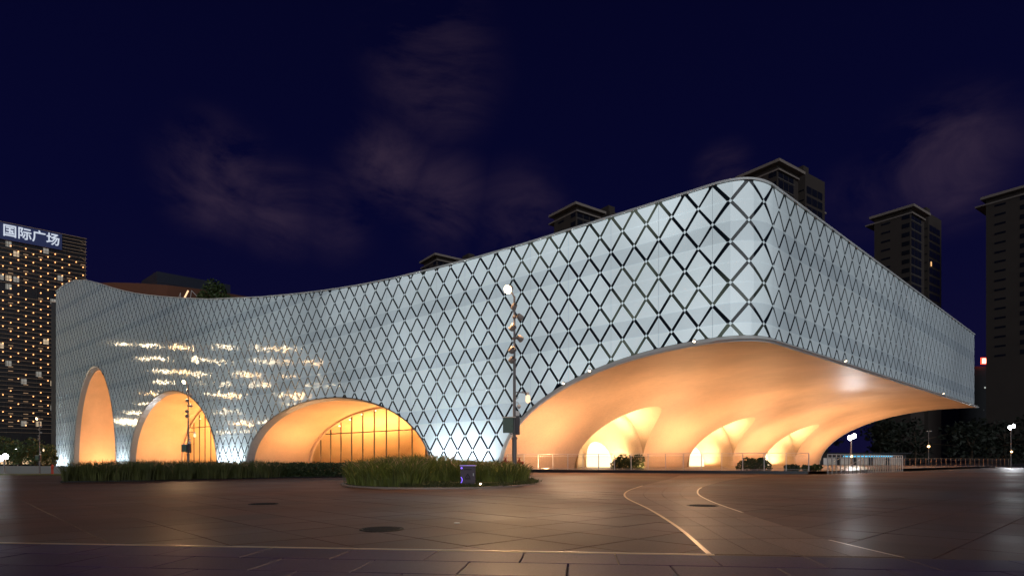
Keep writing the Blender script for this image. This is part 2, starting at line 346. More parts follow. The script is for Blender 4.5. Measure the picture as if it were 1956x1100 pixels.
# ------------------------------------------------------------------ the building
museum = empty('exhibition_hall', (plan(-18)[0], plan(-18)[1], 0)); bpy.context.view_layer.update()
tag(museum, 'vast pale lattice-clad hall with glowing arches and a cantilevered corner', 'building')
MINV = Vector(museum.location)
def part(name, verts, faces, m, smooth=False, parent=None):
    return meshobj(name, [Vector(v) - MINV for v in verts], faces, m, parent or museum, smooth)

# backing skin of clear glass
us = set(np.arange(UMIN, UMAX, 1.0).tolist() + [UMAX] + np.linspace(0, UC, 13).tolist())
for c_, w_, h_ in ARCH + [(A4U, A4W, A4H)]:
    for k in range(0, 41):
        us.add(c_ - w_ * math.cos(math.pi * k / 40) if not (c_ == 0 and k > 20) else 0.0)
    us.add(c_ - w_ - .001); us.add(c_ + w_ + .001 if c_ else 0.0)
us = sorted(u for u in us if UMIN <= u <= UMAX)
V = []; F = []
for u in us:
    x, y = plan(u); V += [(x, y, bottom(u)), (x, y, roof(u))]
for i in range(len(us) - 1): F.append((2 * i, 2 * i + 2, 2 * i + 3, 2 * i + 1))
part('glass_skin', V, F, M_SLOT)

# fritted diamond panes
INS = .104
def pane_geo(vc, k):
    """diamond centred at lattice (vc, row k); returns verts (world), faces and area"""
    zc = ROOF_Z - k * ROW
    ua, ub, um = v2u(vc - .5), v2u(vc + .5), v2u(vc)
    if ub < UMIN + .05 or ua > UMAX - .05: return None
    hw = (ub - ua) / 2
    # inset of the rhombus edges
    ins = INS * math.hypot(hw, ROW) / (hw * ROW)
    s = 1 - ins
    if s <= 0: return None
    zlo_, zhi_ = zc - ROW * s, zc + ROW * s
    curved = -0.2 < um < UC + .2
    clip = zhi_ > min(roof(ua), roof(ub), roof(um)) - .12 or zlo_ < max(bottom(ua), bottom(ub), bottom(um)) + .3 or ua < UMIN or ub > UMAX
    n = 12 if clip else (6 if curved else 2)
    lo = []; hi = []; uu = []
    for i in range(n + 1):
        a = -1 + 2 * i / n; u = um + a * hw * s
        if u < UMIN + .02 or u > UMAX - .02: continue
        z0 = max(zc - ROW * s * (1 - abs(a)), bottom(u) + .02); z1 = min(zc + ROW * s * (1 - abs(a)), roof(u) - .10)
        uu.append(u); lo.append(z0); hi.append(z1)
    V = []; F = []; area = 0; OFF, TH = .022, .018
    # keep runs with positive height
    i = 0
    while i < len(uu):
        if hi[i] - lo[i] < -1e-6: i += 1; continue
        j = i
        while j + 1 < len(uu) and hi[j + 1] - lo[j + 1] >= -1e-6: j += 1
        if j > i:
            b = len(V)
            for q in range(i, j + 1):
                for off in (OFF, OFF - TH):
                    x, y = plan(uu[q], off); V += [(x, y, lo[q]), (x, y, hi[q])]
            for q in range(j - i):
                p = b + 4 * q; r = p + 4
                F += [(p, r, r + 1, p + 1), (p, p + 2, r + 2, r), (p + 1, r + 1, r + 3, p + 3)]
                area += (uu[i + q + 1] - uu[i + q]) * (hi[i + q] - lo[i + q] + hi[i + q + 1] - lo[i + q + 1]) / 2
        i = j + 1
    if area < .02: return None
    return V, F, area
cells = []
kmin = -int((41.6 - ROOF_Z) / ROW) - 2; kmax = int((ROOF_Z + 3) / ROW) + 1
for k in range(kmin, kmax + 1):
    half = .5 if k % 2 == 0 else 0.0            # even rows: nodes at integers, pane centres at halves
    for j in range(int(VMIN) - 2, int(VMAX) + 3):
        g = pane_geo(j + half, k)
        if g:
            x, y, z = np.mean(np.array(g[0]), axis=0)
            cells.append((g[2] / (y * y), g))
cells.sort(key=lambda c_: -c_[0])
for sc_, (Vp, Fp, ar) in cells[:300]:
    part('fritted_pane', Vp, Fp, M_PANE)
V = []; F = []
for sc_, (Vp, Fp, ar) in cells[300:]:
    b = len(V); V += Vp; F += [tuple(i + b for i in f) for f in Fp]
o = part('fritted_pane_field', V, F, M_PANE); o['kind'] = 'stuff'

# node caps where the strips cross
V = []; F = []
for k in range(kmin, kmax + 1):
    z = ROOF_Z - k * ROW
    for j in range(int(VMIN) - 1, int(VMAX) + 2):
        u = v2u(j + (0 if k % 2 == 0 else .5))
        if u < UMIN + .1 or u > UMAX - .1 or z > roof(u) - .25 or z < bottom(u) + .15: continue
        b = len(V)
        for du, dz in ((-.075, -.035), (.075, -.035), (.075, .035), (-.075, .035), (-.03, .11), (.03, .11), (.03, -.11), (-.03, -.11)):
            x, y = plan(u + du, .034); V.append((x, y, z + dz))
        F += [(b, b + 1, b + 2, b + 3), (b + 3, b + 2, b + 5, b + 4), (b + 7, b + 6, b + 1, b)]
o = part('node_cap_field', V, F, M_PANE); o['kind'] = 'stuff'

# horizontal joints (thin ledges) and vertical joints
for k in range(kmin, kmax + 1):
    z = ROOF_Z - k * ROW; V = []; F = []; prev = False
    for u in np.unique(np.r_[np.arange(UMIN + .1, UMAX, .5), np.linspace(0, UC, 16)]):
        ok = z < roof(u) - .05 and z > bottom(u) + .05
        if ok:
            b = len(V)
            for off, dz in ((.02, -.012), (.036, -.012), (.036, .012), (.02, .012)):
                x, y = plan(u, off); V.append((x, y, z + dz))
            if prev: F += [(b - 4 + i, b + i, b + (i + 1) % 4, b - 4 + (i + 1) % 4) for i in range(3)]
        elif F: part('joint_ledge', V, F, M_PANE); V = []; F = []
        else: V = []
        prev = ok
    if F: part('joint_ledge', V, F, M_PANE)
for j in range(int(VMIN / 2), int(VMAX / 2) + 1):
    u = v2u(2 * j)
    if not (UMIN + .5 < u < UMAX - .3): continue
    V = []
    for z in (bottom(u) + .05, roof(u) - .05):
        for du in (-.011, .011): V.append((*plan(u + du, .028), z))
    part('vertical_joint', V, [(0, 1, 3, 2)], M_RAIL)

# coping along the roof line
V = []; F = []
for i, u in enumerate(us):
    z = roof(u)
    for off, dz in ((-.35, .06), (.13, .06), (.13, -.06), (.0, -.06)): V.append((*plan(u, off), z + dz))
    if i:
        b = 4 * i; F += [(b - 4 + q, b - 3 + q, b + 1 + q, b + q) for q in range(3)]
part('roof_coping', V, F, M_TRIM)
# roof deck, back and end walls
back = []
BK = [(-96, 178), (10, 170), (52, 120)]
V = []; F = []
uu = np.linspace(UMIN, UMAX, 60)
for i, u in enumerate(uu):
    x, y = plan(u, -.3); f_ = i / 59
    bx = np.interp(f_, [0, .5, .72, 1], [-100, 0, 25, 51.6]); by = np.interp(f_, [0, .5, .72, 1], [152, 140, 125, 101.0])
    V += [(x, y, roof(u) - .3), (bx, by, roof(u) - .3), (bx, by, BASE)]
    if i: b = 3 * i; F += [(b - 3, b, b + 1, b - 2), (b - 2, b + 1, b + 2, b - 1)]
part('roof_deck', V, F, M_WALLB)
xf, yf = plan(UMAX); xb, yb = V[-1][:2]
part('end_wall', [(xf, yf, A4H), (xb, yb, A4H), (xb, yb, ROOF_Z - .2), (xf, yf, ROOF_Z - .2)], [(0, 1, 2, 3)], M_WALLB)
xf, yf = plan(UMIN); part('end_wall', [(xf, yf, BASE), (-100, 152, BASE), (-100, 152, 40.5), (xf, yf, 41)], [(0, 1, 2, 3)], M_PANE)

# ---- arches in the long facade: grey reveal, warm vault, glass wall, end wall
def p_arch(c_, w_, h_, k, n, t, s=1.0):
    a = math.pi * k / n; u = c_ - w_ * s * math.cos(a); z = h_ * s * math.sin(a)
    x, y = plan(u); return Vector((x + R2.x * t, y + R2.y * t, z))
def sweep(c_, w_, h_, stations, m, name, legs=True, n=40, parent=None, smooth=True):
    V = []; F = []
    for (t, s) in stations:
        ring = [p_arch(c_, w_, h_, k, n, t, s) for k in range(n + 1)]
        if legs: ring = [Vector((ring[0].x, ring[0].y, BASE))] + ring + [Vector((ring[-1].x, ring[-1].y, BASE))]
        V += ring
    m_ = len(ring)
    for i in range(len(stations) - 1):
        for k in range(m_ - 1): b = i * m_ + k; F.append((b, b + 1, b + m_ + 1, b + m_))
    return part(name, V, F, m, smooth, parent)
GL = bpy.data.materials.new('clear_glass_wall'); GL.use_nodes = True
nt = GL.node_tree; nt.nodes.clear(); go = nt.nodes.new('ShaderNodeOutputMaterial'); gt = nt.nodes.new('ShaderNodeBsdfTransparent'); gt.inputs[0].default_value = (.93, .90, .84, 1)
gg = nt.nodes.new('ShaderNodeBsdfGlossy'); gg.inputs['Roughness'].default_value = .02; gf = nt.nodes.new('ShaderNodeFresnel'); gf.inputs[0].default_value = 1.45; gm = nt.nodes.new('ShaderNodeMixShader')
nt.links.new(gf.outputs[0], gm.inputs[0]); nt.links.new(gt.outputs[0], gm.inputs[1]); nt.links.new(gg.outputs[0], gm.inputs[2]); nt.links.new(gm.outputs[0], go.inputs[0])
M_MULL = mat('dark_mullion', (.10, .07, .05), .4, .3)
WARM = (1.0, .56, .27); WARM2 = (1.0, .69, .36)
TG = 8.4
for ai, (c_, w_, h_) in enumerate(ARCH):
    sweep(c_, w_, h_, [(-.06, 1.0), (0.0, .988), (.8, .962)], M_REV, 'arch_reveal', smooth=False)
    sweep(c_, w_, h_, [(.8, .962), (3, .956), (6, .951), (TG, .95)], M_TUN, 'vault_lining')
    sweep(c_, w_, h_, [(TG, .95), (TG + .05, .925), (TG + .5, .92)], M_TUN, 'glazing_rib', smooth=False)
    if ai:
        sweep(c_, w_, h_, [(TG + .5, .95), (14, .95), (20, .93), (24, .90)], M_TUN, 'inner_vault_lining')
        # glazed wall: panes between mullions
        nb = 14; gw = w_ * .92; gh = h_ * .92
        zb = -1.2 if ai == 1 else 0.0
        def gz(d): return gh * math.sqrt(max(0, 1 - (d / gw) ** 2))
        def gp(d, z, dt=0.0):
            x, y = plan(c_ + d); return Vector((x + R2.x * (TG + .2 + dt), y + R2.y * (TG + .2 + dt), z))
        ds = [-gw + 2 * gw * i / nb for i in range(nb + 1)]; zt = gh * .62
        for i in range(nb):
            d0, d1 = ds[i] + .03, ds[i + 1] - .03
            for za, zb_ in ((zb, zt - .04), (zt + .04, 99)):
                dd = np.linspace(d0, d1, 6); lo = [za] * 6; hi = [min(zb_, gz(d)) for d in dd]
                if max(hi) - za < .15: continue
                VV = []; FF = []
                keep = [q for q in range(6) if hi[q] > za]
                for q in keep: VV += [gp(dd[q], lo[q]), gp(dd[q], hi[q])]
                for q in range(len(keep) - 1): FF.append((2 * q, 2 * q + 2, 2 * q + 3, 2 * q + 1))
                if FF: part('glass_pane', VV, FF, GL)
            if i:
                mb = MB(); p0 = gp(ds[i], zb); p1 = gp(ds[i], gz(ds[i])); cc = (p0 + p1) / 2
                mb.box(cc, (.07, .16, (p1 - p0).length), AX - math.pi / 2); part('mullion', mb.v, mb.f, M_MULL)
        dx = gw * math.sqrt(1 - .62 ** 2); mb = MB(); p0, p1 = gp(-dx, zt), gp(dx, zt); d_ = p1 - p0
        mb.box((p0 + p1) / 2, (d_.length, .14, .12), math.atan2(d_.y, d_.x)); part('transom', mb.v, mb.f, M_MULL)
        # end wall with a bright doorway beyond
        V = []; F = []
        ring = [p_arch(c_, w_, h_, k, 24, 24, .91) for k in range(25)]; cen = (ring[0] + ring[-1]) / 2; cen.z = BASE
        V = [cen] + [Vector((ring[0].x, ring[0].y, BASE))] + ring + [Vector((ring[-1].x, ring[-1].y, BASE))]
        F = [(0, i, i + 1) for i in range(1, len(V) - 1)]
        part('vault_end_wall', V, F, M_TUN)
        ring = [p_arch(c_ - w_ * .18, w_ * .10, h_ * .42, k, 12, 23.8, 1) for k in range(13)]
        V = [Vector((ring[0].x, ring[0].y, BASE))] + ring + [Vector((ring[-1].x, ring[-1].y, BASE))]
        part('lit_doorway', V, [tuple(range(len(V)))], glow('doorway_glow', (1, .80, .55), 2.4))
        for k in range(9):
            p = p_arch(c_ + w_ * (.18 + .065 * k), .01, 0, 0, 40, 12 + (k * 7 % 4) * .8); p.z = 2.4 + (k * 5 % 3) * .28; mb = MB(); mb.lathe([(.02, -.12), (.11, -.07), (.12, .05), (.03, .12)], p, 8); mb.tube([p, p + Vector((0, 0, 1.2))], .01, 4)
            part('reflection_dot', mb.v, mb.f, E_LINE)  # glowing dots added behind the glass to stand for reflected lights
        # downlights along the glazing rib
        for k in range(5):
            q = 11 + k * 2.2; p = p_arch(c_, w_, h_, q, 40, TG + .9, .93); mb = MB(); mb.lathe([(.05, -.08), (.11, -.06), (.12, 0), (.05, .04)], p, 8)
            part('downlight', mb.v, mb.f, E_LINE)
    else:
        ring = [p_arch(c_, w_, h_, k, 24, TG + 4, .95) for k in range(25)]
        V = [Vector((ring[0].x, ring[0].y, BASE))] + ring + [Vector((ring[-1].x, ring[-1].y, BASE))]
        part('vault_end_wall', V, [tuple(range(len(V)))], M_TUN)

# ---- the great overhang: quarter-ellipse soffit swept along the short side
S_END = 72.0; TW, TH_ = 18.45, 8.52
P0 = Vector(plan(-TW))
def s_of(x, y): return (x - P0.x) * R2.x + (y - P0.y) * R2.y
rows = []
SUB = [(14.9, 5.6), (35.4, 5.6), (56.0, 5.6)]; SH = 6.1
def wz(z): return 0 if z >= SH else math.sqrt(max(0, 1 - (z / SH) ** 2))
ths = sorted(set([math.asin(min(1, z / TH_)) for z in np.linspace(0, SH, 26)] + [math.asin(SH * math.sin(a) / TH_) for a in np.linspace(1.0, math.pi / 2, 14)] + np.linspace(math.asin(SH / TH_), math.pi / 2, 16).tolist()))
for th in ths:
    u = -TW * math.cos(th); x, y = plan(u, .12); rows.append((x, y, TH_ * math.sin(th)))
for u in np.linspace(0, UC, 14)[1:]:
    x, y = plan(u, .22); rows.append((x, y, TH_ - .02))
V = []; F = []; bounds = 4; NC = [8, 10, 10, 10]
for ri, (x, y, z) in enumerate(rows):
    s0 = s_of(x, y); w = wz(z)
    edges = []
    a = s0
    for (c_, hw) in SUB: edges.append((a, c_ - hw * w)); a = c_ + hw * w
    edges.append((a, S_END))
    for bi, (ea, eb) in enumerate(edges):
        for q in range(NC[bi] + 1):
            s = ea + (eb - ea) * q / NC[bi]; V.append((x + R2.x * (s - s0), y + R2.y * (s - s0), z))
RW = sum(n + 1 for n in NC)
for ri in range(len(rows) - 1):
    base = ri * RW
    for bi in range(4):
        for q in range(NC[bi]): b = base + q; F.append((b, b + 1, b + RW + 1, b + RW))
        base += NC[bi] + 1
so_ = part('soffit', V, F, M_SOF, True)
bm = bmesh.new(); bm.from_mesh(so_.data); bmesh.ops.remove_doubles(bm, verts=bm.verts, dist=.002); bm.to_mesh(so_.data); bm.free()
# rim band between facade edge and soffit edge, and its white edge strip
def rim_pts():
    out = []
    for th in np.linspace(0, math.pi / 2, 40):
        ua, ub = -A4W * math.cos(th), -TW * math.cos(th)
        out.append(((*plan(ua, .02), A4H * math.sin(th)), (*plan(ub, .14), TH_ * math.sin(th)), (*plan(ub - .0, .20), TH_ * math.sin(th) + .05)))
    for u in np.r_[np.linspace(0, UC, 12)[1:], np.linspace(UC, UMAX, 24)[1:]]:
        out.append(((*plan(u, .02), A4H), (*plan(u, .24), TH_ - .02), (*plan(u, .42), TH_ + .06)))
    return out
rp = rim_pts()
for q in range(2):      # the ledge runs on past the far end
    a, b, c_ = rp[-1]; e = .7; rp.append(tuple((p[0] + R2.x * e, p[1] + R2.y * e, p[2] if i else p[2] - .1) for i, p in enumerate((a, b, c_))))
V = []; F = []; V2 = []; F2 = []
for i, (a, b, c_) in enumerate(rp):
    V += [a, c_]; V2 += [c_, b, (b[0], b[1], b[2] - .06)]
    if i: F.append((2 * i - 2, 2 * i, 2 * i + 1, 2 * i - 1)); k = 3 * i; F2 += [(k - 3, k, k + 1, k - 2), (k - 2, k + 1, k + 2, k - 1)]
part('overhang_rim', V, F, mat('rim_panel', (.78, .72, .66), .4), True); part('rim_edge_strip', V2, F2, M_TRIM, True)
# small spotlights clipped to the rim, shining down on the plaza
for u, pw in ((-11.6, 1500), (-9.2, 1500), (-1.0, 1100), (UC + 12, 900), (UC + 45, 700)):
    zz = (A4H * math.sqrt(1 - (u / A4W) ** 2) if u < 0 else A4H) - .12; x, y = plan(u, .55); p = Vector((x, y, zz)); qx, qy = plan(u, 9.0)
    Md = (Vector((qx, qy, -6)) - p).to_track_quat('Z', 'Y').to_matrix(); mb = MB(); mb.lathe([(.04, -.14), (.09, -.10), (.11, .05)], p, 10, Md); mb.tube([p, Vector((*plan(u, .1), zz + .1))], .025, 5)
    f_ = part('rim_spotlight', mb.v, mb.f, M_WHITE)
    mb = MB(); mb.lathe([(.10, .04), (.08, .07), (.01, .08)], p, 10, Md); part('spot_lens', mb.v, mb.f, E_LINE, parent=f_)
    spot_light('rim_spot', p + Md @ Vector((0, 0, .12)), (qx, qy, -2), pw, (1, .60, .33), 125, .8, .1)
# far-end rim that outlines the vault against the night
V = []; F = []
for i, (x, y, z) in enumerate(rows):
    d = S_END - s_of(x, y)
    for dd, dz in ((0, 0), (.35, 0), (.35, .30)): V.append((x + R2.x * (d + dd), y + R2.y * (d + dd), z + dz))
    if i: k = 3 * i; F += [(k - 3, k, k + 1, k - 2), (k - 2, k + 1, k + 2, k - 1)]
part('far_end_rim', V, F, M_TRIM, True)
# side vaults
for (sc, hw) in SUB:
    V = []; F = []; prof = []
    zs = [SH * math.sin(a) for a in np.linspace(0, math.pi / 2, 22)]
    pts = [(-1, z) for z in zs] + [(1, z) for z in zs[::-1][1:]]
    for sg, z in pts:
        th = math.asin(min(1, z / TH_)); x, y = plan(-TW * math.cos(th), .12); s = sc + sg * hw * wz(z); d = s - s_of(x, y)
        X, Y = x + R2.x * d, y + R2.y * d
        n_ = (X - P0.x) * N2.x + (Y - P0.y) * N2.y
        for f_ in (0, .33, .66, 1):
            k = (n_ + 8.0) * f_; V.append((X - N2.x * k, Y - N2.y * k, z))
    for i in range(len(pts) - 1):
        for q in range(3): b = 4 * i + q; F.append((b, b + 4, b + 5, b + 1))
    part('side_vault', V, F, M_SUB, True)
    def loc(s, n_, z): return Vector((P0.x + R2.x * s + N2.x * n_, P0.y + R2.y * s + N2.y * n_, z))
    # inner arch rib
    V = []; F = []
    for i in range(25):
        a = math.pi * i / 24; ca, sa = math.cos(a), math.sin(a)
        for k_, n_ in ((1.0, .3), (.92, .05), (.92, -1.3)): V.append(loc(sc - hw * k_ * ca, n_, SH * k_ * sa))
        if i: b = 3 * i; F += [(b - 3, b, b + 1, b - 2), (b - 2, b + 1, b + 2, b - 1)]
    part('inner_arch_rib', V, F, M_SUB, True)
    V = [loc(sc, -7.9, 0)] + [loc(sc - hw * math.cos(math.pi * i / 20), -7.9, SH * math.sin(math.pi * i / 20)) for i in range(21)]
    part('vault_end_wall', V, [(0, i, i + 1) for i in range(1, 21)], M_SUB)
    V = []
    for i in range(15):
        zz = .1 + 3.0 * math.sin(math.pi * i / 14) ** .8; V.append(loc(sc + hw * wz(zz) - .10, -5.7 - 1.9 * math.cos(math.pi * i / 14), zz))
    part('lit_doorway', V, [tuple(range(15))], glow('vault_doorway_glow', (1, .83, .55), 2.0))
    for ds in (-4.3, 4.0):
        p = loc(sc + ds, -3.2, .32); area_light('side_vault_uplight', p, (2.0, .5), 300, WARM2, (0, 0, 1), AX)
    area_light('side_vault_uplight', loc(sc, -5.6, .32), (5.0, .5), 620, WARM2, (0, 0, 1), AX)
    area_light('side_vault_uplight', loc(sc, .8, .32), (5.0, 1.0), 520, WARM2, (0, 0, 1), AX, 95)

# ---- lights of the vaults (floor washers)
for (s, n_, L_, pw) in ((3.0, 4.0, 6, 560), (24.5, 4.0, 9, 700), (45.5, 4.0, 9, 700), (66, 4.0, 9, 520)):
    area_light('overhang_floor_washer', (P0.x + R2.x * s + N2.x * n_, P0.y + R2.y * s + N2.y * n_, .28), (L_, .35), pw, WARM, (-N2.x * .15, -N2.y * .15, 1), AX)
for s in (12, 30, 50, 66):
    n_ = 9.5; area_light('overhang_floor_washer', (P0.x + R2.x * s + N2.x * n_, P0.y + R2.y * s + N2.y * n_, .28), (11, .5), 700, WARM, (0, 0, 1), AX)
for ai, (c_, w_, h_) in enumerate(ARCH):
    zf = (-1.6, -1.0, .12)[ai]
    x, y = plan(c_ - w_ * .62); 
    k = (2.0, 1.2, .90)[ai]
    for (fr, t, pw, ln) in ((-.70, 4.2, 560, 6.0), (-.30, 5.4, 420, 5.0), (.15, 4.6, 380, 5.0), (.60, 4.6, 300, 5.0)):
        x, y = plan(c_ + w_ * fr); area_light('arch_floor_washer', (x + R2.x * t, y + R2.y * t, zf), (ln, .4), pw * k, WARM, (-R2.y * .0, 0, 1), AX)
    if ai:
        for fr in (-.45, .35):
            x, y = plan(c_ + w_ * fr); area_light('inner_floor_washer', (x + R2.x * 15, y + R2.y * 15, zf), (8, .5), 4300 * k, (1, .58, .22), (0, 0, 1), AX)
# cool wall-wash at the foot of the facade between the arches
COOL = (.86, .95, 1.0)
for ua, ub, zf, pw in ((-27.2, -19.6, .15, 620), (-74.5, -66.5, -.5, 900), (-118.8, -112.3, -1.3, 900), (-160, -147.5, -1.9, 2600)):
    um = (ua + ub) / 2; x, y = plan(um, .75); tx, ty = plan(um + .5); t0x, t0y = plan(um - .5)
    area_light('facade_uplight', (x, y, zf), (ub - ua, .15), pw, COOL, (0, 0, 1), math.atan2(ty - t0y, tx - t0x), 120)

# ================================================================== ground
def gz_(x, y):
    f_ = min(1, max(0, (-x - 14) / 26)); f_ = f_ * f_ * (3 - 2 * f_)
    g = min(1, max(0, (y - 38) / 105)); return -2.05 * f_ * g
xs = np.r_[-3000, -1200, -500, -300, np.arange(-220, 121, 6.0), 200, 400, 1000, 3000]; ys = np.r_[-800, -200, -60, np.arange(-18, 260, 6.0), 400, 900, 2500, 5000]
V = [(x, y, gz_(x, y) - .03) for y in ys for x in xs]; nx = len(xs)
F = [(j * nx + i, j * nx + i + 1, (j + 1) * nx + i + 1, (j + 1) * nx + i) for j in range(len(ys) - 1) for i in range(nx - 1)]
tag(meshobj('ground', V, F, M_GROUND), kind='structure')
plaza = empty('plaza', (0, 0, 0)); tag(plaza, kind='structure')
# path band between two inlaid metal lines
PLX = [(1.9, 5.81), (2.25, 8.2), (2.55, 11.2), (2.80, 14.8), (3.35, 17.6), (4.3, 20.6), (5.9, 25.0), (8.2, 31), (10.6, 38.0)]
PRX = [(3.63, 5.6), (3.6, 7.0), (3.75, 8.2), (4.0, 10.4), (4.5, 13.8), (5.3, 17.2), (6.9, 21.5), (10.6, 29.0), (16.5, 39.0)]
def spl(P, n=60):
    P = np.array(P); d = np.r_[0, np.cumsum(np.linalg.norm(np.diff(P, axis=0), axis=1))]; d /= d[-1]
    # Catmull-Rom
    out = []
    for t in np.linspace(0, 1, n):
        i = min(len(P) - 2, max(0, int(np.searchsorted(d, t, 'right') - 1))); f_ = (t - d[i]) / (d[i + 1] - d[i])
        a, b, c_, e = P[max(i - 1, 0)], P[i], P[i + 1], P[min(i + 2, len(P) - 1)]
        out.append(.5 * ((2 * b) + (-a + c_) * f_ + (2 * a - 5 * b + 4 * c_ - e) * f_ ** 2 + (-a + 3 * b - 3 * c_ + e) * f_ ** 3))
    return np.array(out)
SLc, SRc = spl(PLX), spl(PRX)
def in_path(x, y, mrg=0.0):
    if y < 5.6 or y > 38.5: return False
    a = np.interp(y, SLc[:, 1], SLc[:, 0]); b = np.interp(y, SRc[:, 1], SRc[:, 0]); return a - mrg < x < b + mrg
def line_y(x): return 5.96 - .112 * x          # the straight inlay in front
def beds(x, y):
    return ((x + 2.6) / 3.5) ** 2 + ((y - 24.6) / 5.2) ** 2 < 1
# pavers: individual slabs near the camera, one joined field beyond
PV = .9
pav = []
c45, s45 = R2.x, R2.y
for i in range(-70, 70):
    for j in range(-60, 60):
        a, b = i * PV, j * PV; x = a * c45 + b * s45; y = a * s45 - b * c45
        if y < line_y(x) - .70 or y > 47 or abs(x) > .86 * y + 2.5 or y < 4.5: continue
        if in_path(x, y, -.5) or beds(x, y): continue
        pav.append((x * x + y * y, x, y))
pav.sort()
def slab_mesh(name, dx, dy, m, th=.03, bev=.006):
    hx, hy = dx / 2, dy / 2
    me = bpy.data.meshes.new(name)
    v = [(-hx, -hy, -th), (hx, -hy, -th), (hx, hy, -th), (-hx, hy, -th), (-hx, -hy, -bev), (hx, -hy, -bev), (hx, hy, -bev), (-hx, hy, -bev),
         (-hx + bev, -hy + bev, 0), (hx - bev, -hy + bev, 0), (hx - bev, hy - bev, 0), (-hx + bev, hy - bev, 0)]
    f = [(8, 9, 10, 11)] + [(a, (a + 1) % 4, (a + 1) % 4 + 4, a + 4) for a in range(4)] + [(a + 4, (a + 1) % 4 + 4, (a + 1) % 4 + 8, a + 8) for a in range(4)]
    me.from_pydata(v, [], f); me.materials.append(m); me.update(); return me
pm = slab_mesh('paver', PV - .006, PV - .006, M_PAV)
for q, x, y in pav[:300]:
    o = meshobj('paver', 0, 0, 0, plaza, me=pm); o.location = (x, y, rng.uniform(-.0015, .0015)); o.rotation_euler = (rng.gauss(0, .0012), rng.gauss(0, .0012), AX)
V = []; F = []; tone = []
h = (PV - .006) / 2
for q, x, y in pav[300:]:
    b = len(V); z = gz_(x, y)
    for sx, sy in ((-h, -h), (h, -h), (h, h), (-h, h)):
        V.append((x + sx * c45 - sy * s45, y + sx * s45 + sy * c45, gz_(x, y) + rng.uniform(-.001, .001)))
    F.append((b, b + 1, b + 2, b + 3)); tone += [rng.random()] * 4
o = meshobj('paver_field', V, F, M_PAV, plaza); o['kind'] = 'stuff'
at = o.data.attributes.new('tone', 'FLOAT', 'POINT'); at.data.foreach_set('value', tone)
# border slabs in front of the straight inlay
ang = math.atan(-.112); bmesh_ = slab_mesh('border_slab', .86, .60, M_PAVF)
for r in range(3):
    for i in range(-9, 10):
        lx = i * .87 + (.43 if r % 2 else 0) - .3; ly = -.34 - r * .61
        x = lx * math.cos(ang) - ly * math.sin(ang); y = 5.96 + lx * math.sin(ang) + ly * math.cos(ang)
        if y < 3.4 or abs(x) > .87 * y + 1.0: continue
        o = meshobj('border_slab', 0, 0, 0, plaza, me=bmesh_); o.location = (x, y, .007 + rng.uniform(-.001, .001)); o.rotation_euler = (rng.gauss(0, .001), rng.gauss(0, .001), ang)
# path slabs: four files following the bend
NS = 26
for si in range(NS):
    for fi in range(4):
        q0, q1 = si / NS, (si + 1) / NS; g0, g1 = fi / 4, (fi + 1) / 4
        def pp(q, g):
            k = q * 59; i = min(58, int(k)); f_ = k - i; a = SLc[i] * (1 - f_) + SLc[i + 1] * f_; b = SRc[i] * (1 - f_) + SRc[i + 1] * f_
            return a * (1 - g) + b * g
        cs = [pp(q0, g0), pp(q0, g1), pp(q1, g1), pp(q1, g0)]; cc = sum(cs) / 4
        cs = [cc + (p - cc) * (1 - .010 / max(.25, np.linalg.norm(p - cc))) for p in cs]
        V = [(*p, .004) for p in cs] + [(*p, -.02) for p in cs]
        meshobj('path_slab', V, [(0, 1, 2, 3)] + [(a, a + 4, (a + 1) % 4 + 4, (a + 1) % 4) for a in range(4)], M_PAVP, plaza)
def strip(pts, w, m, name, z=.008):
    V = []; F = []
    for i, p in enumerate(pts):
        a = np.array(pts[max(i - 1, 0)]); b = np.array(pts[min(i + 1, len(pts) - 1)]); t = (b - a) / np.linalg.norm(b - a); n_ = np.array([-t[1], t[0]]) * w / 2
        V += [(*(np.array(p) + n_), z), (*(np.array(p) - n_), z), (*(np.array(p) - n_), z - .02)]
        if i: k = 3 * i; F += [(k - 3, k - 2, k + 1, k), (k - 2, k - 1, k + 2, k + 1)]
    return meshobj(name, V, F, m, plaza)
strip([p for p in SLc if p[1] < 22], .05, M_BRASS, 'inlay_strip'); strip([p for p in SRc if p[1] < 6.9], .04, M_BRASS, 'inlay_strip'); strip([p for p in SRc if 10.0 < p[1] < 21], .045, M_BRASS, 'inlay_strip')
strip([(x, line_y(x)) for x in np.linspace(-7, 1.93, 12)], .032, M_BRASS, 'inlay_strip', .012)
# paving bed under the slabs
me_ = meshobj('paving_bed', [(-44, 3, -.026), (44, 3, -.026), (44, 47.5, -.026), (-14, 47.5, -.026), (-14, 38, -.026), (-44, 38, -.026)], [(0, 1, 2, 3, 4, 5)], M_JOINT, plaza)

# manhole covers
def manhole(x, y, r, label):
    o = empty('manhole_cover', (x, y, .006)); tag(o, label, 'manhole cover', 'iron covers set in the plaza paving')
    mb = MB(); mb.lathe([(r, -.02), (r, 0), (r * .96, .002), (r * .96, -.004), (r * .9, -.004)], n=32); mb.build('frame_ring', M_IRON, o)
    mb = MB(); mb.lathe([(r * .9, -.02), (r * .9, -.002), (.001, -.001)], n=32)
    for a in range(-4, 5):
        ln = 2 * math.sqrt(max(.01, (r * .82) ** 2 - (a * r * .18) ** 2)); mb.box((0, a * r * .18, .0005), (ln, r * .06, .004))
    mb.build('lid', M_IRON, o)
manhole(-1.72, 7.95, .29, 'round black iron manhole cover in the open paving before the grass island')
manhole(3.83, 12.1, .31, 'round black iron manhole cover set within the curved path')
manhole(-5.2, 12.6, .30, 'thin-looking iron manhole cover in paving nearest the long hedge bed')
mb = MB(); mb.lathe([(.045, -.02), (.045, .003), (.02, .006)], n=14)
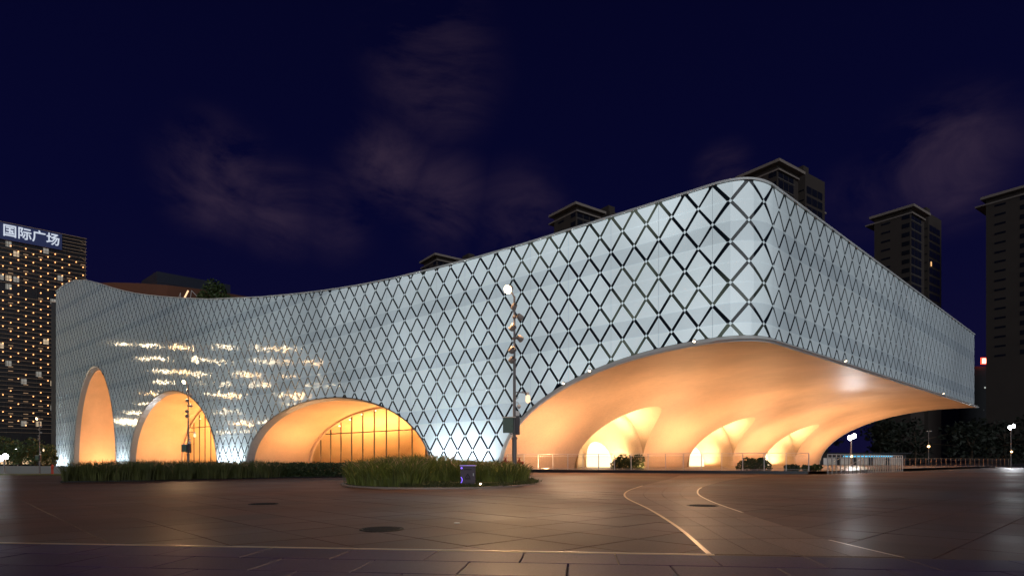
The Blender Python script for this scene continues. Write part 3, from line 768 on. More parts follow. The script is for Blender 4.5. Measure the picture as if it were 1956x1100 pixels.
tag(mb.build('survey_stud', M_WHITE), 'tiny pale metal stud sunk in the dark paving', 'stud').location = (-.80, 8.75, .004)

# ------------------------------------------------------------------ platform, plinth kerb, railings
KL = [(-1.2, 50.6), (.9, 49.4), (8, 46.4), (14, 43.9), (20.3, 41.3)]
V = [(p[0], p[1], .2) for p in KL] + [(22.0, 41.9, .2), (75, 92, .2), (52, 108, .2), (P0.x - N2.x * 9 + R2.x * 70, P0.y - N2.y * 9 + R2.y * 70, .2), (P0.x - N2.x * 9 + R2.x, P0.y - N2.y * 9 + R2.y, .2)]
tag(meshobj('raised_terrace', V, [tuple(range(len(V)))], M_PLAT), kind='structure')
V = []; F = []
for i, p in enumerate(KL): V += [(p[0], p[1], .205), (p[0], p[1] - .02, -.02), (p[0], p[1] + .35, .205)]
for i in range(len(KL) - 1): k = 3 * i; F += [(k, k + 1, k + 4, k + 3), (k, k + 3, k + 5, k + 2)]
tag(meshobj('terrace_kerb', V, F, M_KERBD), 'low dark stone kerb along the front edge of the terrace', 'kerb')
def railing(pts, h, step, zb, label, m=M_STEEL, bars=2, pr=.022):
    pts = [Vector(p) for p in pts]
    root = empty('railing', (pts[0].x, pts[0].y, zb)); tag(root, label, 'railing')
    org = Vector((pts[0].x, pts[0].y)); 
    for a, b in zip(pts[:-1], pts[1:]):
        L_ = (b - a).length; n = max(1, round(L_ / step)); d = (b - a) / L_; rz = math.atan2(d.y, d.x)
        me = None
        for i in range(n):
            p = a + d * (L_ * i / n) - org
            if me is None:
                mb = MB(); mb.box((0, 0, h / 2), (.05, .055, h)); mb.box((0, 0, .01), (.09, .11, .02)); o = mb.build('post', m, root); me = o.data
            else: o = meshobj('post', 0, 0, 0, root, me=me)
            o.location = (p.x, p.y, 0); o.rotation_euler = (0, 0, rz)
        for z, r in ((h, pr), (h * .86, .012), (.10, .012)):
            mb = MB(); mb.tube([(a.x - org.x, a.y - org.y, z), (b.x - org.x, b.y - org.y, z)], r, 6); mb.build('rail', m, root)
        # clear glass infill
        p0, p1 = a - org, b - org; mb = MB(); mb.add([(p0.x, p0.y, .12), (p1.x, p1.y, .12), (p1.x, p1.y, h * .84), (p0.x, p0.y, h * .84)], [(0, 1, 2, 3)])
        mb.build('glass_infill', GL, root)
    p = pts[-1] - org; o = meshobj('post', 0, 0, 0, root, me=me); o.location = (p.x, p.y, 0)
    return root
railing([(-.4, 50.8), (1.0, 50.0), (8, 47.0), (14, 44.5), (20.6, 41.8)], 1.25, 1.35, .2, 'slim glass railing along the terrace in front of the overhang')
railing([(21.5, 41.0), (26.5, 44.8), (33.2, 51.2)], 1.35, .62, 0.0, 'close-spaced pale steel railing that turns the corner by the steps', pr=.03)
railing([(51.8, 79.5), (62, 86), (80, 97)], 1.25, 1.5, 0.0, 'long brownish railing behind the plaza under the night trees', m=mat('brown_steel', (.35, .24, .17), .4, .3))

# ------------------------------------------------------------------ street lamps with clustered spot cans
def lamp_post(loc, label, lit=1.0, spots=True):
    root = empty('lamp_post', loc); tag(root, label, 'lamp post', 'tall plaza lamp posts with clustered spotlights')
    mb = MB(); mb.lathe([(.15, 0), (.15, .03), (.10, .05), (.095, 1.72), (.125, 1.74), (.125, 1.80), (.062, 1.86), (.055, 4.9), (.042, 5.0), (.042, 7.55), (.02, 7.58)], n=14); mb.build('pole', M_POLE, root, False)
    # head lamp on short arm
    mb = MB(); mb.tube([(0, 0, 7.5), (-.10, -.05, 7.7), (-.22, -.10, 7.8)], .03, 8); mb.build('arm', M_POLE, root)
    Md = Vector((-.45, -.75, -.45)).to_track_quat('Z', 'Y').to_matrix()
    mb = MB(); mb.lathe([(.05, -.22), (.13, -.18), (.15, .02), (.16, .06)], (-.24, -.12, 7.83), 14, Md); hd = mb.build('lamp_head', M_WHITE, root, True)
    mb = MB(); mb.lathe([(.155, .035), (.17, .085), (.13, .13), (.01, .15)], (-.24, -.12, 7.83), 14, Md); mb.build('lamp_lens', E_SOD, hd)
    # spot cans
    for z, dx, tilt, on in ((7.15, -.02, -.4, 1), (6.72, .22, -.5, 0), (6.30, -.08, -.3, 0), (5.85, .22, -.5, 0), (5.38, -.10, -.3, 0), (4.98, -.10, -.3, 0)):
        Md = Vector((.55 if dx > 0 else -.25, .6, -.35)).to_track_quat('Z', 'Y').to_matrix()
        mb = MB(); mb.lathe([(.04, -.13), (.105, -.11), (.12, .08), (.13, .10), (.11, .105)], (dx, -.02, z), 14, Md)
        mb.tube([(0, 0, z + .05), (dx, -.02, z + .03)], .025, 6); can = mb.build('spot_can', mat('can_paint', (.34, .29, .27), .5), root, True)
        mb = MB(); mb.lathe([(.105, .09), (.105, .10), (.01, .102)], (dx, -.02, z), 14, Md); mb.build('spot_lens', E_SPOT if on else M_WHITE, can)
        mb = MB(); mb.lathe([(.075, -.05), (.085, 0), (.075, .05)], (0, 0, z), 12); mb.build('clamp', M_POLE, can)
    # camera arm with lantern
    mb = MB(); mb.tube([(0, 0, 3.62), (.10, 0, 3.66), (.55, 0, 3.62)], .022, 6); mb.tube([(.14, 0, 3.62), (.14, 0, 3.42), (0, 0, 3.32)], .012, 5); mb.box((.34, 0, 3.68), (.05, .05, .05)); mb.build('bracket_arm', M_POLE, root)
    mb = MB(); mb.lathe([(.05, .14), (.09, .10), (.10, -.10), (.06, -.17), (.01, -.19)], (.55, 0, 3.40), 12); mb.build('lantern', glow('lantern_glow', (1, .70, .42), 1.6), root, True)
    mb = MB(); mb.lathe([(.02, .10), (.055, .08), (.055, -.02), (.02, -.03)], (.55, 0, 3.56), 10); mb.build('lantern_cap', M_WHITE, root)
    mb = MB(); mb.tube([(0, 0, 3.22), (.14, -.04, 3.24), (.18, -.06, 3.12)], .018, 6); mb.lathe([(.02, .10), (.075, .06), (.08, 0), (.04, -.06), (.01, -.08)], (.18, -.06, 3.05), 12); mb.build('dome_camera', M_WHITE, root, True)
    mb = MB(); mb.box((.13, -.03, 2.80), (.16, .14, .16)); mb.box((.13, -.03, 2.70), (.10, .10, .05)); mb.build('junction_box', M_WHITE, root)
    # equipment boxes
    mb = MB(); mb.box((-.26, -.05, 2.30), (.42, .26, .60)); g = mb.build('equipment_box', M_GREEN, root); tag(g, 'green metal box with pale lid')
    mb = MB(); mb.box((-.22, -.05, 2.625), (.56, .32, .04)); mb.build('box_lid', M_LIDW, g)
    mb = MB(); mb.box((-.10, -.186, 2.25), (.025, .015, .05)); mb.build('box_lock', M_DARKP, g)
    mb = MB(); mb.tube([(-.18, -.05, 2.0), (-.16, -.05, 1.95), (-.08, -.05, 1.95), (-.05, -.05, 2.0)], .012, 6); mb.build('cable', M_IRON, g)
    mb = MB(); mb.box((.13, -.03, 2.30), (.18, .26, .76)); tag(mb.build('equipment_box', M_DARKP, root), 'dark brown narrow box')
    return root
lp = lamp_post((.1, 24.6, .05), 'tall grey lamp post rising from the round grass island')
l2 = copy_tree(lp); l2.location = (-27.0, 50.2, -.35); l2['label'] = 'tall lamp post standing before the middle glowing arch'
l3 = copy_tree(lp); l3.location = (-66.7, 85.0, -.95); l3['label'] = 'tall lamp post on the lawn beside the lit tower'
spot_light('sodium_light', (-.34, 24.35, 7.74), (-2.8, 19.5, 0), 1900, (1, .58, .27), 128, .7, .12)
spot_light('sodium_light', (-27.3, 50.0, 7.3), (-26, 44.0, 0), 900, (1, .58, .27), 128, .7, .12)

# white floodlight masts
def flood_mast(loc, h, label, white=1, amber=True, power=0):
    root = empty('floodlight_mast', loc); tag(root, label, 'floodlight', 'white floodlight masts around the plaza')
    mb = MB(); mb.lathe([(.13, 0), (.13, .05), (.08, .08), (.06, h), (.02, h + .02)], n=10); mb.build('mast', M_POLE, root)
    for k, dx in enumerate((-.16, .16)):
        Md = Vector((dx * .6, -1, -.12)).to_track_quat('Z', 'Y').to_matrix(); c_ = (dx * 1.5, -.10, h + (.10 if k else -.10))
        mb = MB(); mb.lathe([(.08, -.16), (.20, -.12), (.29, .02), (.31, .06)], c_, 18, Md); hd = mb.build('lamp_head', M_WHITE, root, True)
        mb = MB(); mb.lathe([(.29, .05), (.24, .09), (.12, .12), (.01, .125)], c_, 18, Md); mb.build('lamp_lens', E_WHITE, hd, True)
    mb = MB(); mb.tube([(-.3, -.05, h), (.3, -.05, h)], .02, 6); mb.build('crossbar', M_POLE, root)
    if amber:
        mb = MB(); mb.lathe([(.03, -.12), (.11, -.08), (.12, .06), (.03, .12)], (.0, -.14, h * .38), 10); mb.build('amber_lantern', E_AMB, root, True)
    if power: 
        spot_light('floodlight_beam', Vector(loc) + Vector((0, -.3, h)), Vector(loc) + Vector((-.9, -10, h * .1)), power, (.93, .96, 1.0), 110, .5, .12)
    return root
flood_mast((41.7, 74.0, 0), 3.85, 'blazing white floodlight mast beneath the far end of the overhang', power=1400)
flood_mast((75.4, 91.0, 0), 6.05, 'blazing white floodlight mast by the end of the brown railing', power=1500)
flood_mast((-50.6, 60.0, -.25), 1.5, 'low white floodlight at the lawn edge beside the lit tower', amber=False, power=900)
point_light('overhang_lamp_glow', (41.6, 73.4, 3.9), 70, (.93, .96, 1.0), .3)
root = empty('lamp_standard', (69.2, 100.0, 0)); tag(root, 'slim unlit-topped pole with one amber lantern by the night trees', 'lamp post')
mb = MB(); mb.lathe([(.10, 0), (.06, .1), (.05, 5.9), (.02, 5.92)], n=8); mb.build('pole', M_POLE, root)
mb = MB(); mb.tube([(-.3, 0, 5.85), (.3, 0, 5.85)], .03, 6); mb.box((-.3, -.05, 5.85), (.2, .2, .1)); mb.box((.3, -.05, 5.85), (.2, .2, .1)); mb.build('lamp_heads', M_WHITE, root)
mb = MB(); mb.lathe([(.03, -.16), (.16, -.1), (.17, .1), (.03, .16)], (-.1, -.15, 3.3), 10); mb.build('amber_lantern', E_AMB, root, True)
root = empty('lamp_standard', (-101.8, 124.0, -1.7)); tag(root, 'small white lamp standard in front of the tower shops', 'lamp post')
mb = MB(); mb.lathe([(.09, 0), (.05, .1), (.05, 4.9), (.02, 4.92)], n=8); mb.build('pole', M_WHITE, root)
mb = MB(); mb.box((.1, -.1, 5.0), (.7, .4, .16)); mb.build('lamp_head', glow('shop_lamp_glow', (.9, .95, 1), 14), root)

# ------------------------------------------------------------------ small plaza objects
# control cabinet
root = empty('control_cabinet', (-1.5, 20.6, .06)); tag(root, 'dark purple-brown control cabinet with warning triangle in the grass island', 'cabinet')
MC = mat('cabinet_paint', (.065, .042, .06), .38, .2)
mb = MB(); mb.box((0, 0, .36), (.50, .34, .62)); mb.build('housing', MC, root)
mb = MB(); mb.box((0, 0, .685), (.56, .40, .03)); mb.build('top_plate', M_LIDW, root)
mb = MB(); mb.box((0, 0, .03), (.54, .38, .06)); mb.build('base', M_DARKP, root)
mb = MB(); mb.box((.0, -.175, .36), (.44, .012, .56)); dr = mb.build('door', MC, root)
mb = MB()
for x0 in np.linspace(-.11, .11, 7): mb.box((x0, -.183, .55), (.026, .003, .03))
mb.build('lettering', M_IRON, dr)
mb = MB(); tri = [(-.085, .26), (.085, .26), (0, .41)]
for (a, b) in ((0, 1), (1, 2), (2, 0)):
    p, q = Vector((tri[a][0], -.183, tri[a][1])), Vector((tri[b][0], -.183, tri[b][1])); mb.tube([p, q], .009, 4)
mb.tube([(.01, -.183, .37), (-.015, -.183, .33), (.012, -.183, .33), (-.006, -.183, .28)], .006, 4); mb.build('warning_triangle', M_IRON, dr)
mb = MB()
for x0 in np.linspace(-.08, .08, 6): mb.box((x0, -.183, .215), (.022, .003, .022))
mb.build('lettering', M_IRON, dr)
mb = MB(); mb.box((.19, -.19, .38), (.02, .03, .09)); mb.build('handle', M_WHITE, dr)
E_PUR = glow('violet_led', (.22, .12, 1.0), 2.2)
mb = MB(); mb.tube([(-.235 + .045 * math.sin(a), -.183, .20 - .09 * math.cos(a)) for a in np.linspace(0, math.pi, 10)], .012, 5); mb.build('violet_ring_light', E_PUR, root)
mb = MB(); mb.lathe([(.001, -.03), (.03, -.015), (.03, .015), (.001, .04)], (-.21, -.185, .60), 8); mb.build('violet_light', E_PUR, root)
mb = MB(); mb.box((0, -.202, .688), (.52, .004, .012)); mb.build('violet_edge_light', glow('violet_edge', (.35, .2, 1.0), .9), root)
# garden spotlight
root = empty('garden_spotlight', (-1.05, 20.1, .04)); tag(root, 'tiny glowing garden spotlight beside the control cabinet', 'spotlight')
mb = MB(); mb.tube([(0, 0, 0), (0, 0, .06)], .015, 6); mb.build('stake', M_IRON, root); mb = MB(); mb.lathe([(.02, -.03), (.035, 0), (.035, .04)], (0, 0, .08), 8); mb.build('lens', E_SPOT, root)
# twin fire pump connections
def pump(loc, label):
    root = empty('fire_connection', loc); tag(root, label, 'hydrant', 'red fire connections behind the grass island')
    mb = MB(); mb.lathe([(.09, 0), (.09, .03), (.05, .05), (.05, .62), (.075, .66), (.075, .80), (.05, .86), (.02, .92), (.02, .96)], n=12); mb.build('standpipe', M_RED, root, True)
    for s in (-1, 1):
        Md = Vector((s, -.5, -.05)).to_track_quat('Z', 'Y').to_matrix()
        mb = MB(); mb.lathe([(.05, .0), (.05, .12), (.085, .13), (.09, .20), (.06, .23), (.02, .24)], (0, 0, .72), 12, Md); mb.build('hose_outlet', M_RED, root, True)
    mb = MB(); mb.tube([(-.10, 0, .96), (.10, 0, .96)], .015, 6); mb.build('valve_handle', M_RED, root)
pump((-.32, 29.4, .1), 'red twin-outlet fire connection left of the island lamp post')
pump((.36, 29.4, .1), 'red twin-outlet fire connection right of the island lamp post')
mb = MB(); mb.lathe([(.06, 0), (.065, .42), (.05, .47), (.01, .48)], n=12); b_ = mb.build('bollard', M_LIDW, None, True); b_.location = (.62, 26.6, .02); tag(b_, 'short beige bollard at the tip of the grass island', 'bollard')
mb = MB(); mb.lathe([(.12, 0), (.12, .05), (.08, .07), (.08, .5), (.11, .53), (.11, .6), (.06, .72), (.02, .75)], n=12); h_ = mb.build('fire_hydrant', M_RED, None, True); h_.location = (-33.6, 44.0, -.1); tag(h_, 'small red fire hydrant on the lawn by the facade end', 'hydrant')

# ------------------------------------------------------------------ planting
def ring_mesh(pts, z0, z1, w, name, m, parent=None):
    V = []; F = []; n = len(pts); c = np.mean(np.array(pts), axis=0)
    for p in pts:
        d = np.array(p) - c; d /= np.linalg.norm(d); q = np.array(p) - d * w
        V += [(*p, z0), (*p, z1), (*q, z1), (*q, z0)]
    for i in range(n):
        a, b = 4 * i, 4 * ((i + 1) % n); F += [(a, b, b + 1, a + 1), (a + 1, b + 1, b + 2, a + 2), (a + 2, b + 2, b + 3, a + 3)]
    return meshobj(name, V, F, m, parent)
def poly_mesh(pts, z, name, m, parent=None): return meshobj(name, [(*p, z) for p in pts], [tuple(range(len(pts)))], m, parent)
def in_poly(x, y, P):
    c = False; n = len(P)
    for i in range(n):
        x1, y1 = P[i]; x2, y2 = P[(i + 1) % n]
        if (y1 > y) != (y2 > y) and x < (x2 - x1) * (y - y1) / (y2 - y1) + x1: c = not c
    return c
ISL = [(-2.8 + 3.95 * math.cos(a) * (1 if math.cos(a) < 0 else .98), 24.9 + 5.6 * math.sin(a)) for a in np.linspace(0, 2 * math.pi, 48, endpoint=False)]
bed = empty('island_bed', (0, 0, 0)); tag(bed, 'round planting island edged with a thin pale kerb', 'flower bed')
ring_mesh(ISL, -.02, .045, .14, 'kerb', M_KERB, bed); poly_mesh([(-2.6 + (x + 2.6) * .965, 24.9 + (y - 24.9) * .975) for x, y in ISL], .035, 'soil', M_SOIL, bed)
LB = [(-18.9, 25.2), (-16, 26.9), (-13, 30.6), (-9.4, 33.2), (-5, 34.6), (0, 35.4), (-.5, 38.5), (-6, 39.5), (-12, 37.4), (-17, 33.0), (-20.3, 29.6), (-19.8, 27.0)]
bed2 = empty('long_bed', (0, 0, 0)); tag(bed2, 'long planting bed sweeping before the glowing arches', 'flower bed')
ring_mesh(LB, -.02, .06, .15, 'kerb', M_IRON, bed2); poly_mesh(LB, .05, 'soil', M_SOIL, bed2)

def blades(region, n, hfun, wid, lean, seed, z0=.04):
    r = random.Random(seed); V = []; F = []
    xs_ = [p[0] for p in region]; ys_ = [p[1] for p in region]
    clumps = []
    while len(clumps) < n // 26:
        x, y = r.uniform(min(xs_), max(xs_)), r.uniform(min(ys_), max(ys_))
        if in_poly(x, y, region) and hfun(x, y) > .05: clumps.append((x, y, r.uniform(.6, 1.3)))
    for cx, cy, ch in clumps:
        for _ in range(26):
            a = r.uniform(0, 2 * math.pi); rad = abs(r.gauss(0, .10)); x, y = cx + math.cos(a) * rad, cy + math.sin(a) * rad
            h_ = hfun(cx, cy) * ch * r.uniform(.55, 1.1); ln = lean * h_ * r.uniform(.15, 1.1)
            dx, dy = math.cos(a), math.sin(a); px_, py_ = -dy, dx
            if r.random() < .5: px_, py_ = 1, 0
            w = wid * r.uniform(.7, 1.3); b = len(V)
            for f_, ww in ((0, 1), (.45, .9), (.8, .55)):
                ox = ln * f_ * f_; zz = z0 + h_ * (f_ - .25 * lean * f_ * f_)
                V += [(x + dx * ox - px_ * w * ww, y + dy * ox - py_ * w * ww, zz), (x + dx * ox + px_ * w * ww, y + dy * ox + py_ * w * ww, zz)]
            V.append((x + dx * ln, y + dy * ln, z0 + h_ * (1 - .32 * lean)))
            F += [(b, b + 1, b + 3, b + 2), (b + 2, b + 3, b + 5, b + 4), (b + 4, b + 5, b + 6)]
    return V, F
def h_isl(x, y):
    dx, dy = (x + 2.95) / 3.75, (y - 24.9) / 5.3; q = dx * dx + dy * dy
    if q > .90: return 0
    if y < 22.3 and x > -3.1: return .0                       # low edging in front on the right
    if -2.05 < x < -.9 and y < 21.6: return 0
    return (1.14 if x < -2.6 else .98) * (1 - .25 * q)
V, F = blades(ISL, 36000, h_isl, .010, .6, 3)
grass = meshobj('ornamental_grass', V, F, M_GRASS); tag(grass, 'tall feathery fountain grass filling the round island', 'grass', kind='stuff')
def h_low(x, y):
    q = ((x + 2.6) / 3.6) ** 2 + ((y - 24.9) / 5.45) ** 2
    return .16 if (q < .99 and y < 23.2 and x > -3.6) or (q < .99 and x > .2) else 0
V, F = blades(ISL, 9000, h_low, .009, .7, 5)
tag(meshobj('edging_grass', V, F, M_GRASSD), 'low dark ground cover along the rim of the grass island', 'ground cover', kind='stuff')
# plumes
def plumes(region, n, hfun, seed, amp=1.0):
    r = random.Random(seed); mb = MB(); xs_ = [p[0] for p in region]; ys_ = [p[1] for p in region]; k = 0
    while k < n:
        x, y = r.uniform(min(xs_), max(xs_)), r.uniform(min(ys_), max(ys_))
        if not in_poly(x, y, region) or hfun(x, y) < .3: continue
        k += 1; h_ = hfun(x, y) * r.uniform(1.0, 1.28); a = r.uniform(0, 2 * math.pi); d = (math.cos(a), math.sin(a)); l = r.uniform(.2, .5) * amp
        P = [(x, y, .2)] + [(x + d[0] * l * f_ ** 2, y + d[1] * l * f_ ** 2, h_ * (f_ - .18 * f_ ** 4)) for f_ in (.5, .72, .84, .92, 1.0)]
        mb.tube(P, [.003, .003, .004, .016, .015, .003], 5, False)
    return mb
mb = plumes(ISL, 520, h_isl, 11, 1.2); tag(mb.build('grass_plumes', M_PLUME), 'pale bristly seed plumes above the island grass', 'grass', kind='stuff')
def h_long(x, y):
    if x > -8.6: return 0
    base = .86 if x < -13.5 else .78
    if x > -12.3: return 0
    return base
V, F = blades(LB, 30000, h_long, .011, .5, 8)
tag(meshobj('ornamental_grass', V, F, M_GRASSD), 'dark feathery grass along the long bed before the arches', 'grass', kind='stuff')
mb = plumes(LB, 420, h_long, 12, 1.1); tag(mb.build('grass_plumes', M_PLUME), 'seed plumes above the dark grass of the long bed', 'grass', kind='stuff')
# clipped hedge: leaf cards through a box volume
def leaf_mass(inside, bounds, n, size, seed):
    r = random.Random(seed); V = []; F = []; k = 0; (x0, x1), (y0, y1), (z0, z1) = bounds
    while k < n:
        p = Vector((r.uniform(x0, x1), r.uniform(y0, y1), r.uniform(z0, z1)))
        if not inside(p, r): continue
        k += 1; s = size * r.uniform(.6, 1.4)
        d = Vector((r.gauss(0, 1), r.gauss(0, 1), r.gauss(0, .8))).normalized(); e = d.cross(Vector((r.gauss(0, 1), r.gauss(0, 1), r.gauss(0, 1)))).normalized()
        b = len(V); V += [p - d * s, p + e * s * .45, p + d * s, p - e * s * .45]; F.append((b, b + 1, b + 2, b + 3))
    return V, F
HP = [(-12.9, 31.2), (-9.4, 33.6), (-5, 35.0), (-.9, 35.8), (-1.0, 38.0), (-6, 38.8), (-11.8, 36.6)]
def hin(p, r):
    if not in_poly(p.x, p.y, HP): return False
    top = .80 + .06 * math.sin(p.x * 3.1) * math.sin(p.y * 2.3 + 1)
    return p.z < top
V, F = leaf_mass(hin, ((-13, -.9), (31, 39), (.05, .90)), 26000, .055, 4)
tag(meshobj('hedge', V, F, M_HEDGE), 'dark clipped hedge between the island and the wide arch', 'hedge')
# rounded shrubs behind the terrace railing
def shrub(loc, rx, rz_, n, seed, label, leaf=.09, m=M_LEAF):
    r0 = random.Random(seed); lob = [(Vector((r0.uniform(-.7, .7) * rx, r0.uniform(-.5, .5) * rx, r0.uniform(.25, .72) * rz_)), r0.uniform(.34, .55) * min(rx, rz_)) for _ in range(11)]
    root = empty('shrub', loc); tag(root, label, 'shrub', 'shrubs behind the terrace railing')
    def ins(p, r):
        for c_, q in lob:
            d = (p - c_).length / q
            if d < 1 and r.random() < .25 + .75 * d ** 2: return True
        return False
    V, F = leaf_mass(ins, ((-1.5 * rx, 1.5 * rx), (-1.2 * rx, 1.2 * rx), (0, 1.5 * rz_)), n, leaf, seed)
    meshobj('foliage', V, F, m, root)
    mb = MB()
    for c_, q in lob[:6]: mb.tube([(0, 0, 0), c_ * .5, c_], [.03, .02, .01], 5)
    mb.build('stems', M_BARK, root)
shrub((9.6, 49.6, .2), 1.75, 1.05, 2600, 21, 'broad dark shrub silhouetted in the first side vault')
shrub((18.2, 45.5, .2), 1.25, .85, 1800, 22, 'dark shrub silhouetted beside the second side vault')
shrub((21.3, 43.0, .2), .9, .45, 900, 23, 'low shrub at the railing corner by the steps')
shrub((19.9, 42.8, .2), .6, .40, 700, 24, 'small low shrub just inside the railing corner')
# lawn strip at the left
LW = [(-44, 37.0), (-19, 36.0), (-19, 42.5), (-24, 46), (-44, 52), (-70, 95), (-100, 140), (-150, 140), (-150, 60)]
V = []; F = []
for j in range(14):
    f_ = j / 13; y = 36.5 + f_ * 100
    V += [(-.62 * y + 3 if j == 0 else -.60 * y - 1, y, gz_(-.6 * y, y) + .03), (-1.0 * y - 20, y, gz_(-y, y) + .03)]
    if j: k = 2 * j; F.append((k - 2, k, k + 1, k - 1))
tag(meshobj('lawn', V, F, M_LAWN), kind='structure')

# ================================================================== background buildings
def prism(pts, z0, z1, cap=True):
    n = len(pts); V = [(*p, z0) for p in pts] + [(*p, z1) for p in pts]
    F = [(i, (i + 1) % n, (i + 1) % n + n, i + n) for i in range(n)]
    if cap: F += [tuple(range(n, 2 * n)), tuple(range(n - 1, -1, -1))]
    return V, F
M_TWALL = mat('tower_render', (.048, .035, .029), .8, noise=.08, nscale=.2)
M_TSLAB = mat('tower_roof_slab', (.26, .21, .18), .7)
M_TGLASS = mat('tower_dark_glass', (.012, .013, .018), .15)
M_TBAND = mat('tower_band', (.10, .09, .085), .6)
E_WIN = glow('lit_window_warm', (1, .55, .22), 1.1); E_WINC = glow('lit_window_cool', (.85, .95, .85), .55)
def apartment(name):
    """local frame: near corner at the origin, +x right face, +y left face (both recede)"""
    H = 95.0; FH = 3.35; root = empty(name, (0, 0, 0))
    def pb(n_, c, d, m, p=root): mb = MB(); mb.box(c, d); return mb.build(n_, m, p)
    pb('wall', (7.3, 7.3, H / 2), (12.6, 12.6, H), M_TWALL)
    pb('roof_slab', (7.0, 7.0, H + .45), (15.6, 15.6, .9), M_TSLAB)
    pb('roof_parapet', (7.0, 8.6, H - 1.6), (12.4, 16.6, .5), M_TSLAB)
    pb('wing_wall', (25.5, 6.0, (H + 3) / 2), (13, 9, H + 3), M_TWALL); pb('link_wall', (16.2, 9.0, H / 2 - 1), (5.5, 7, H - 2), M_TWALL)
    pb('stair_tower', (20.8, 5.2, H + 4.2), (3.4, 6, 2.6), M_TWALL)
    pb('wing_roof_slab', (35.0, 8.5, H - 5.5), (6.5, 9, .6), M_TSLAB)
    for f_ in range(17):
        z = H - 2.4 - f_ * FH
        for i in range(3): pb('window', (3.0 + i * 3.1, .96, z), (2.7, .12, 2.5), M_TGLASS)
        pb('floor_band', (6.2, .93, z - 1.62), (9.9, .22, .30), M_TBAND)
        pb('corner_window', (.96, 2.6, z - .2), (.12, 2.6, 1.6), M_TGLASS)
        pb('balcony_slot', (.94, 9.5, z - .6), (.10, 3.2, .7), M_TGLASS)
        for i in range(3): pb('window', (21.4 + i * 3.6, 1.46, z - .3), (3.2, .12, 2.4), M_TGLASS)
        pb('balcony_slot', (18.96, 4.2, z - .5), (.10, 4.6, .45), M_TGLASS)
    return root
ap = apartment('apartment_tower')
RZT = math.atan2(.588, .809)
TW_ = [((84.1, 190.0), 'pale apartment tower rising directly behind the cantilevered corner', [(28.0, 1.42, 81.0), (8.7, .88, 82.3)]),
       ((23.5, 221.6), 'apartment tower peeking over the middle of the lattice roof', []),
       ((-35.0, 276.0), 'farthest apartment tower whose roof just shows above the lattice roof', []),
       ((148.6, 223.4), 'dark apartment tower standing clear beyond the short facade', [(21.2, 1.42, 78.3), (21.2, 1.42, 55.0), (21.2, 1.42, 45.0), (18.2, 1.42, 40.0)]),
       ((178.5, 206.0), 'almost black apartment tower next to the small red sign', [])]
for i, (p, lab, lits) in enumerate(TW_):
    t = ap if i == 0 else copy_tree(ap)
    t.location = (p[0], p[1], 0); t.rotation_euler = (0, 0, RZT); tag(t, lab, 'building', 'apartment towers behind the hall')
bpy.context.view_layer.update()
for t, (p, lab, lits) in zip([o for o in col.objects if o.name.startswith('apartment_tower')], TW_):
    for k, q in enumerate(lits):
        mb = MB(); mb.box((q[0], q[1] - .12, q[2]), (.9, .10, 1.7)); mb.build('lit_window', E_WINC if k == 2 else E_WIN, t)

# dark far block with a small red sign
root = empty('dark_block', (196, 248, 0)); tag(root, 'black far block carrying the small red rooftop sign', 'building')
mb = MB(); mb.box((0, 9, 20), (22, 16, 40)); mb.build('wall', M_WALLB, root)
for k, (x, z) in enumerate(((-.4, 31.2), (.7, 30.0), (-1, 22), (2, 18), (4, 26), (-4, 14), (5, 10))):
    mb = MB(); mb.box((x, .95, z), (.5, .1, .6)); mb.build('window', E_WINC if k < 2 else M_TGLASS, root)
sg = empty('rooftop_sign', (195, 247, 40.0)); tag(sg, 'small glowing red and white sign on the black far block', 'sign')
E_REDS = glow('red_sign_glow', (1, .05, .02), 5); E_SW = glow('sign_core_glow', (1, .45, .30), 7)
mb = MB(); mb.box((-.4, .2, 1.9), (4.2, .15, 2.6)); mb.build('backing', E_REDS, sg)
mb = MB()
for x, z, dx, dz in ((-1.7, 1.9, .45, 1.9), (-1.1, 2.7, 1.0, .35), (-1.1, 1.9, 1.0, .35), (-1.1, 1.1, 1.0, .35), (-.5, 2.3, .4, .6), (-.5, 1.5, .4, .6), (.25, 1.9, .45, 1.9)): mb.box((x, .05, z), (dx, .12, dz))
mb.tube([(.45, .05, 1.9), (1.2, .05, 2.8)], .22, 5); mb.tube([(.45, .05, 1.9), (1.2, .05, 1.0)], .22, 5); mb.build('letter_strokes', E_SW, sg)
mb = MB(); mb.tube([(2.2 + .45 * math.cos(a), 0, 2.0 + .75 * math.sin(a)) for a in np.linspace(-2.2, 1.2, 9)], [.06, .15, .2, .24, .25, .24, .2, .15, .06], 6); mb.build('crescent', glow('sign_white', (1, .8, .75), 4), sg)
mb = MB(); mb.box((-1.2, .5, .3), (.12, .12, .7)); mb.box((1.2, .5, .3), (.12, .12, .7)); mb.build('sign_frame', M_IRON, sg)

# tower with the rooftop name sign, at the far left
TC = Vector((-177.0, 250.0)); TF = Vector((-.742, -.670)).normalized(); TN = Vector((.670, -.742)).normalized()
tower = empty('office_tower', (TC.x, TC.y, -2)); tag(tower, 'dark office tower strung with amber lights and a rooftop name sign', 'building')
tower.rotation_euler = (0, 0, math.atan2(TF.y, TF.x))   # local x runs leftwards along the front, local y = (-TF rotated)
TYS = 1 if (Matrix.Rotation(tower.rotation_euler.z, 2) @ Vector((0, 1))).dot(TN) > 0 else -1
TH2 = 95.0; TWID = 62.0
def tb(n_, x, yo, z, dx, dy, dz, m, p=None): mb = MB(); mb.box((x, TYS * yo, z), (dx, dy, dz)); return mb.build(n_, m, p or tower)
M_OFF = mat('office_glass', (.020, .017, .020), .25); M_FIN = mat('led_tinted_fin', (.62, .42, .28), .5, .2); M_SHOP = glow('shop_glow', (1, .68, .38), .9)  # fin colour lightened and warmed to stand for LED-lit lines
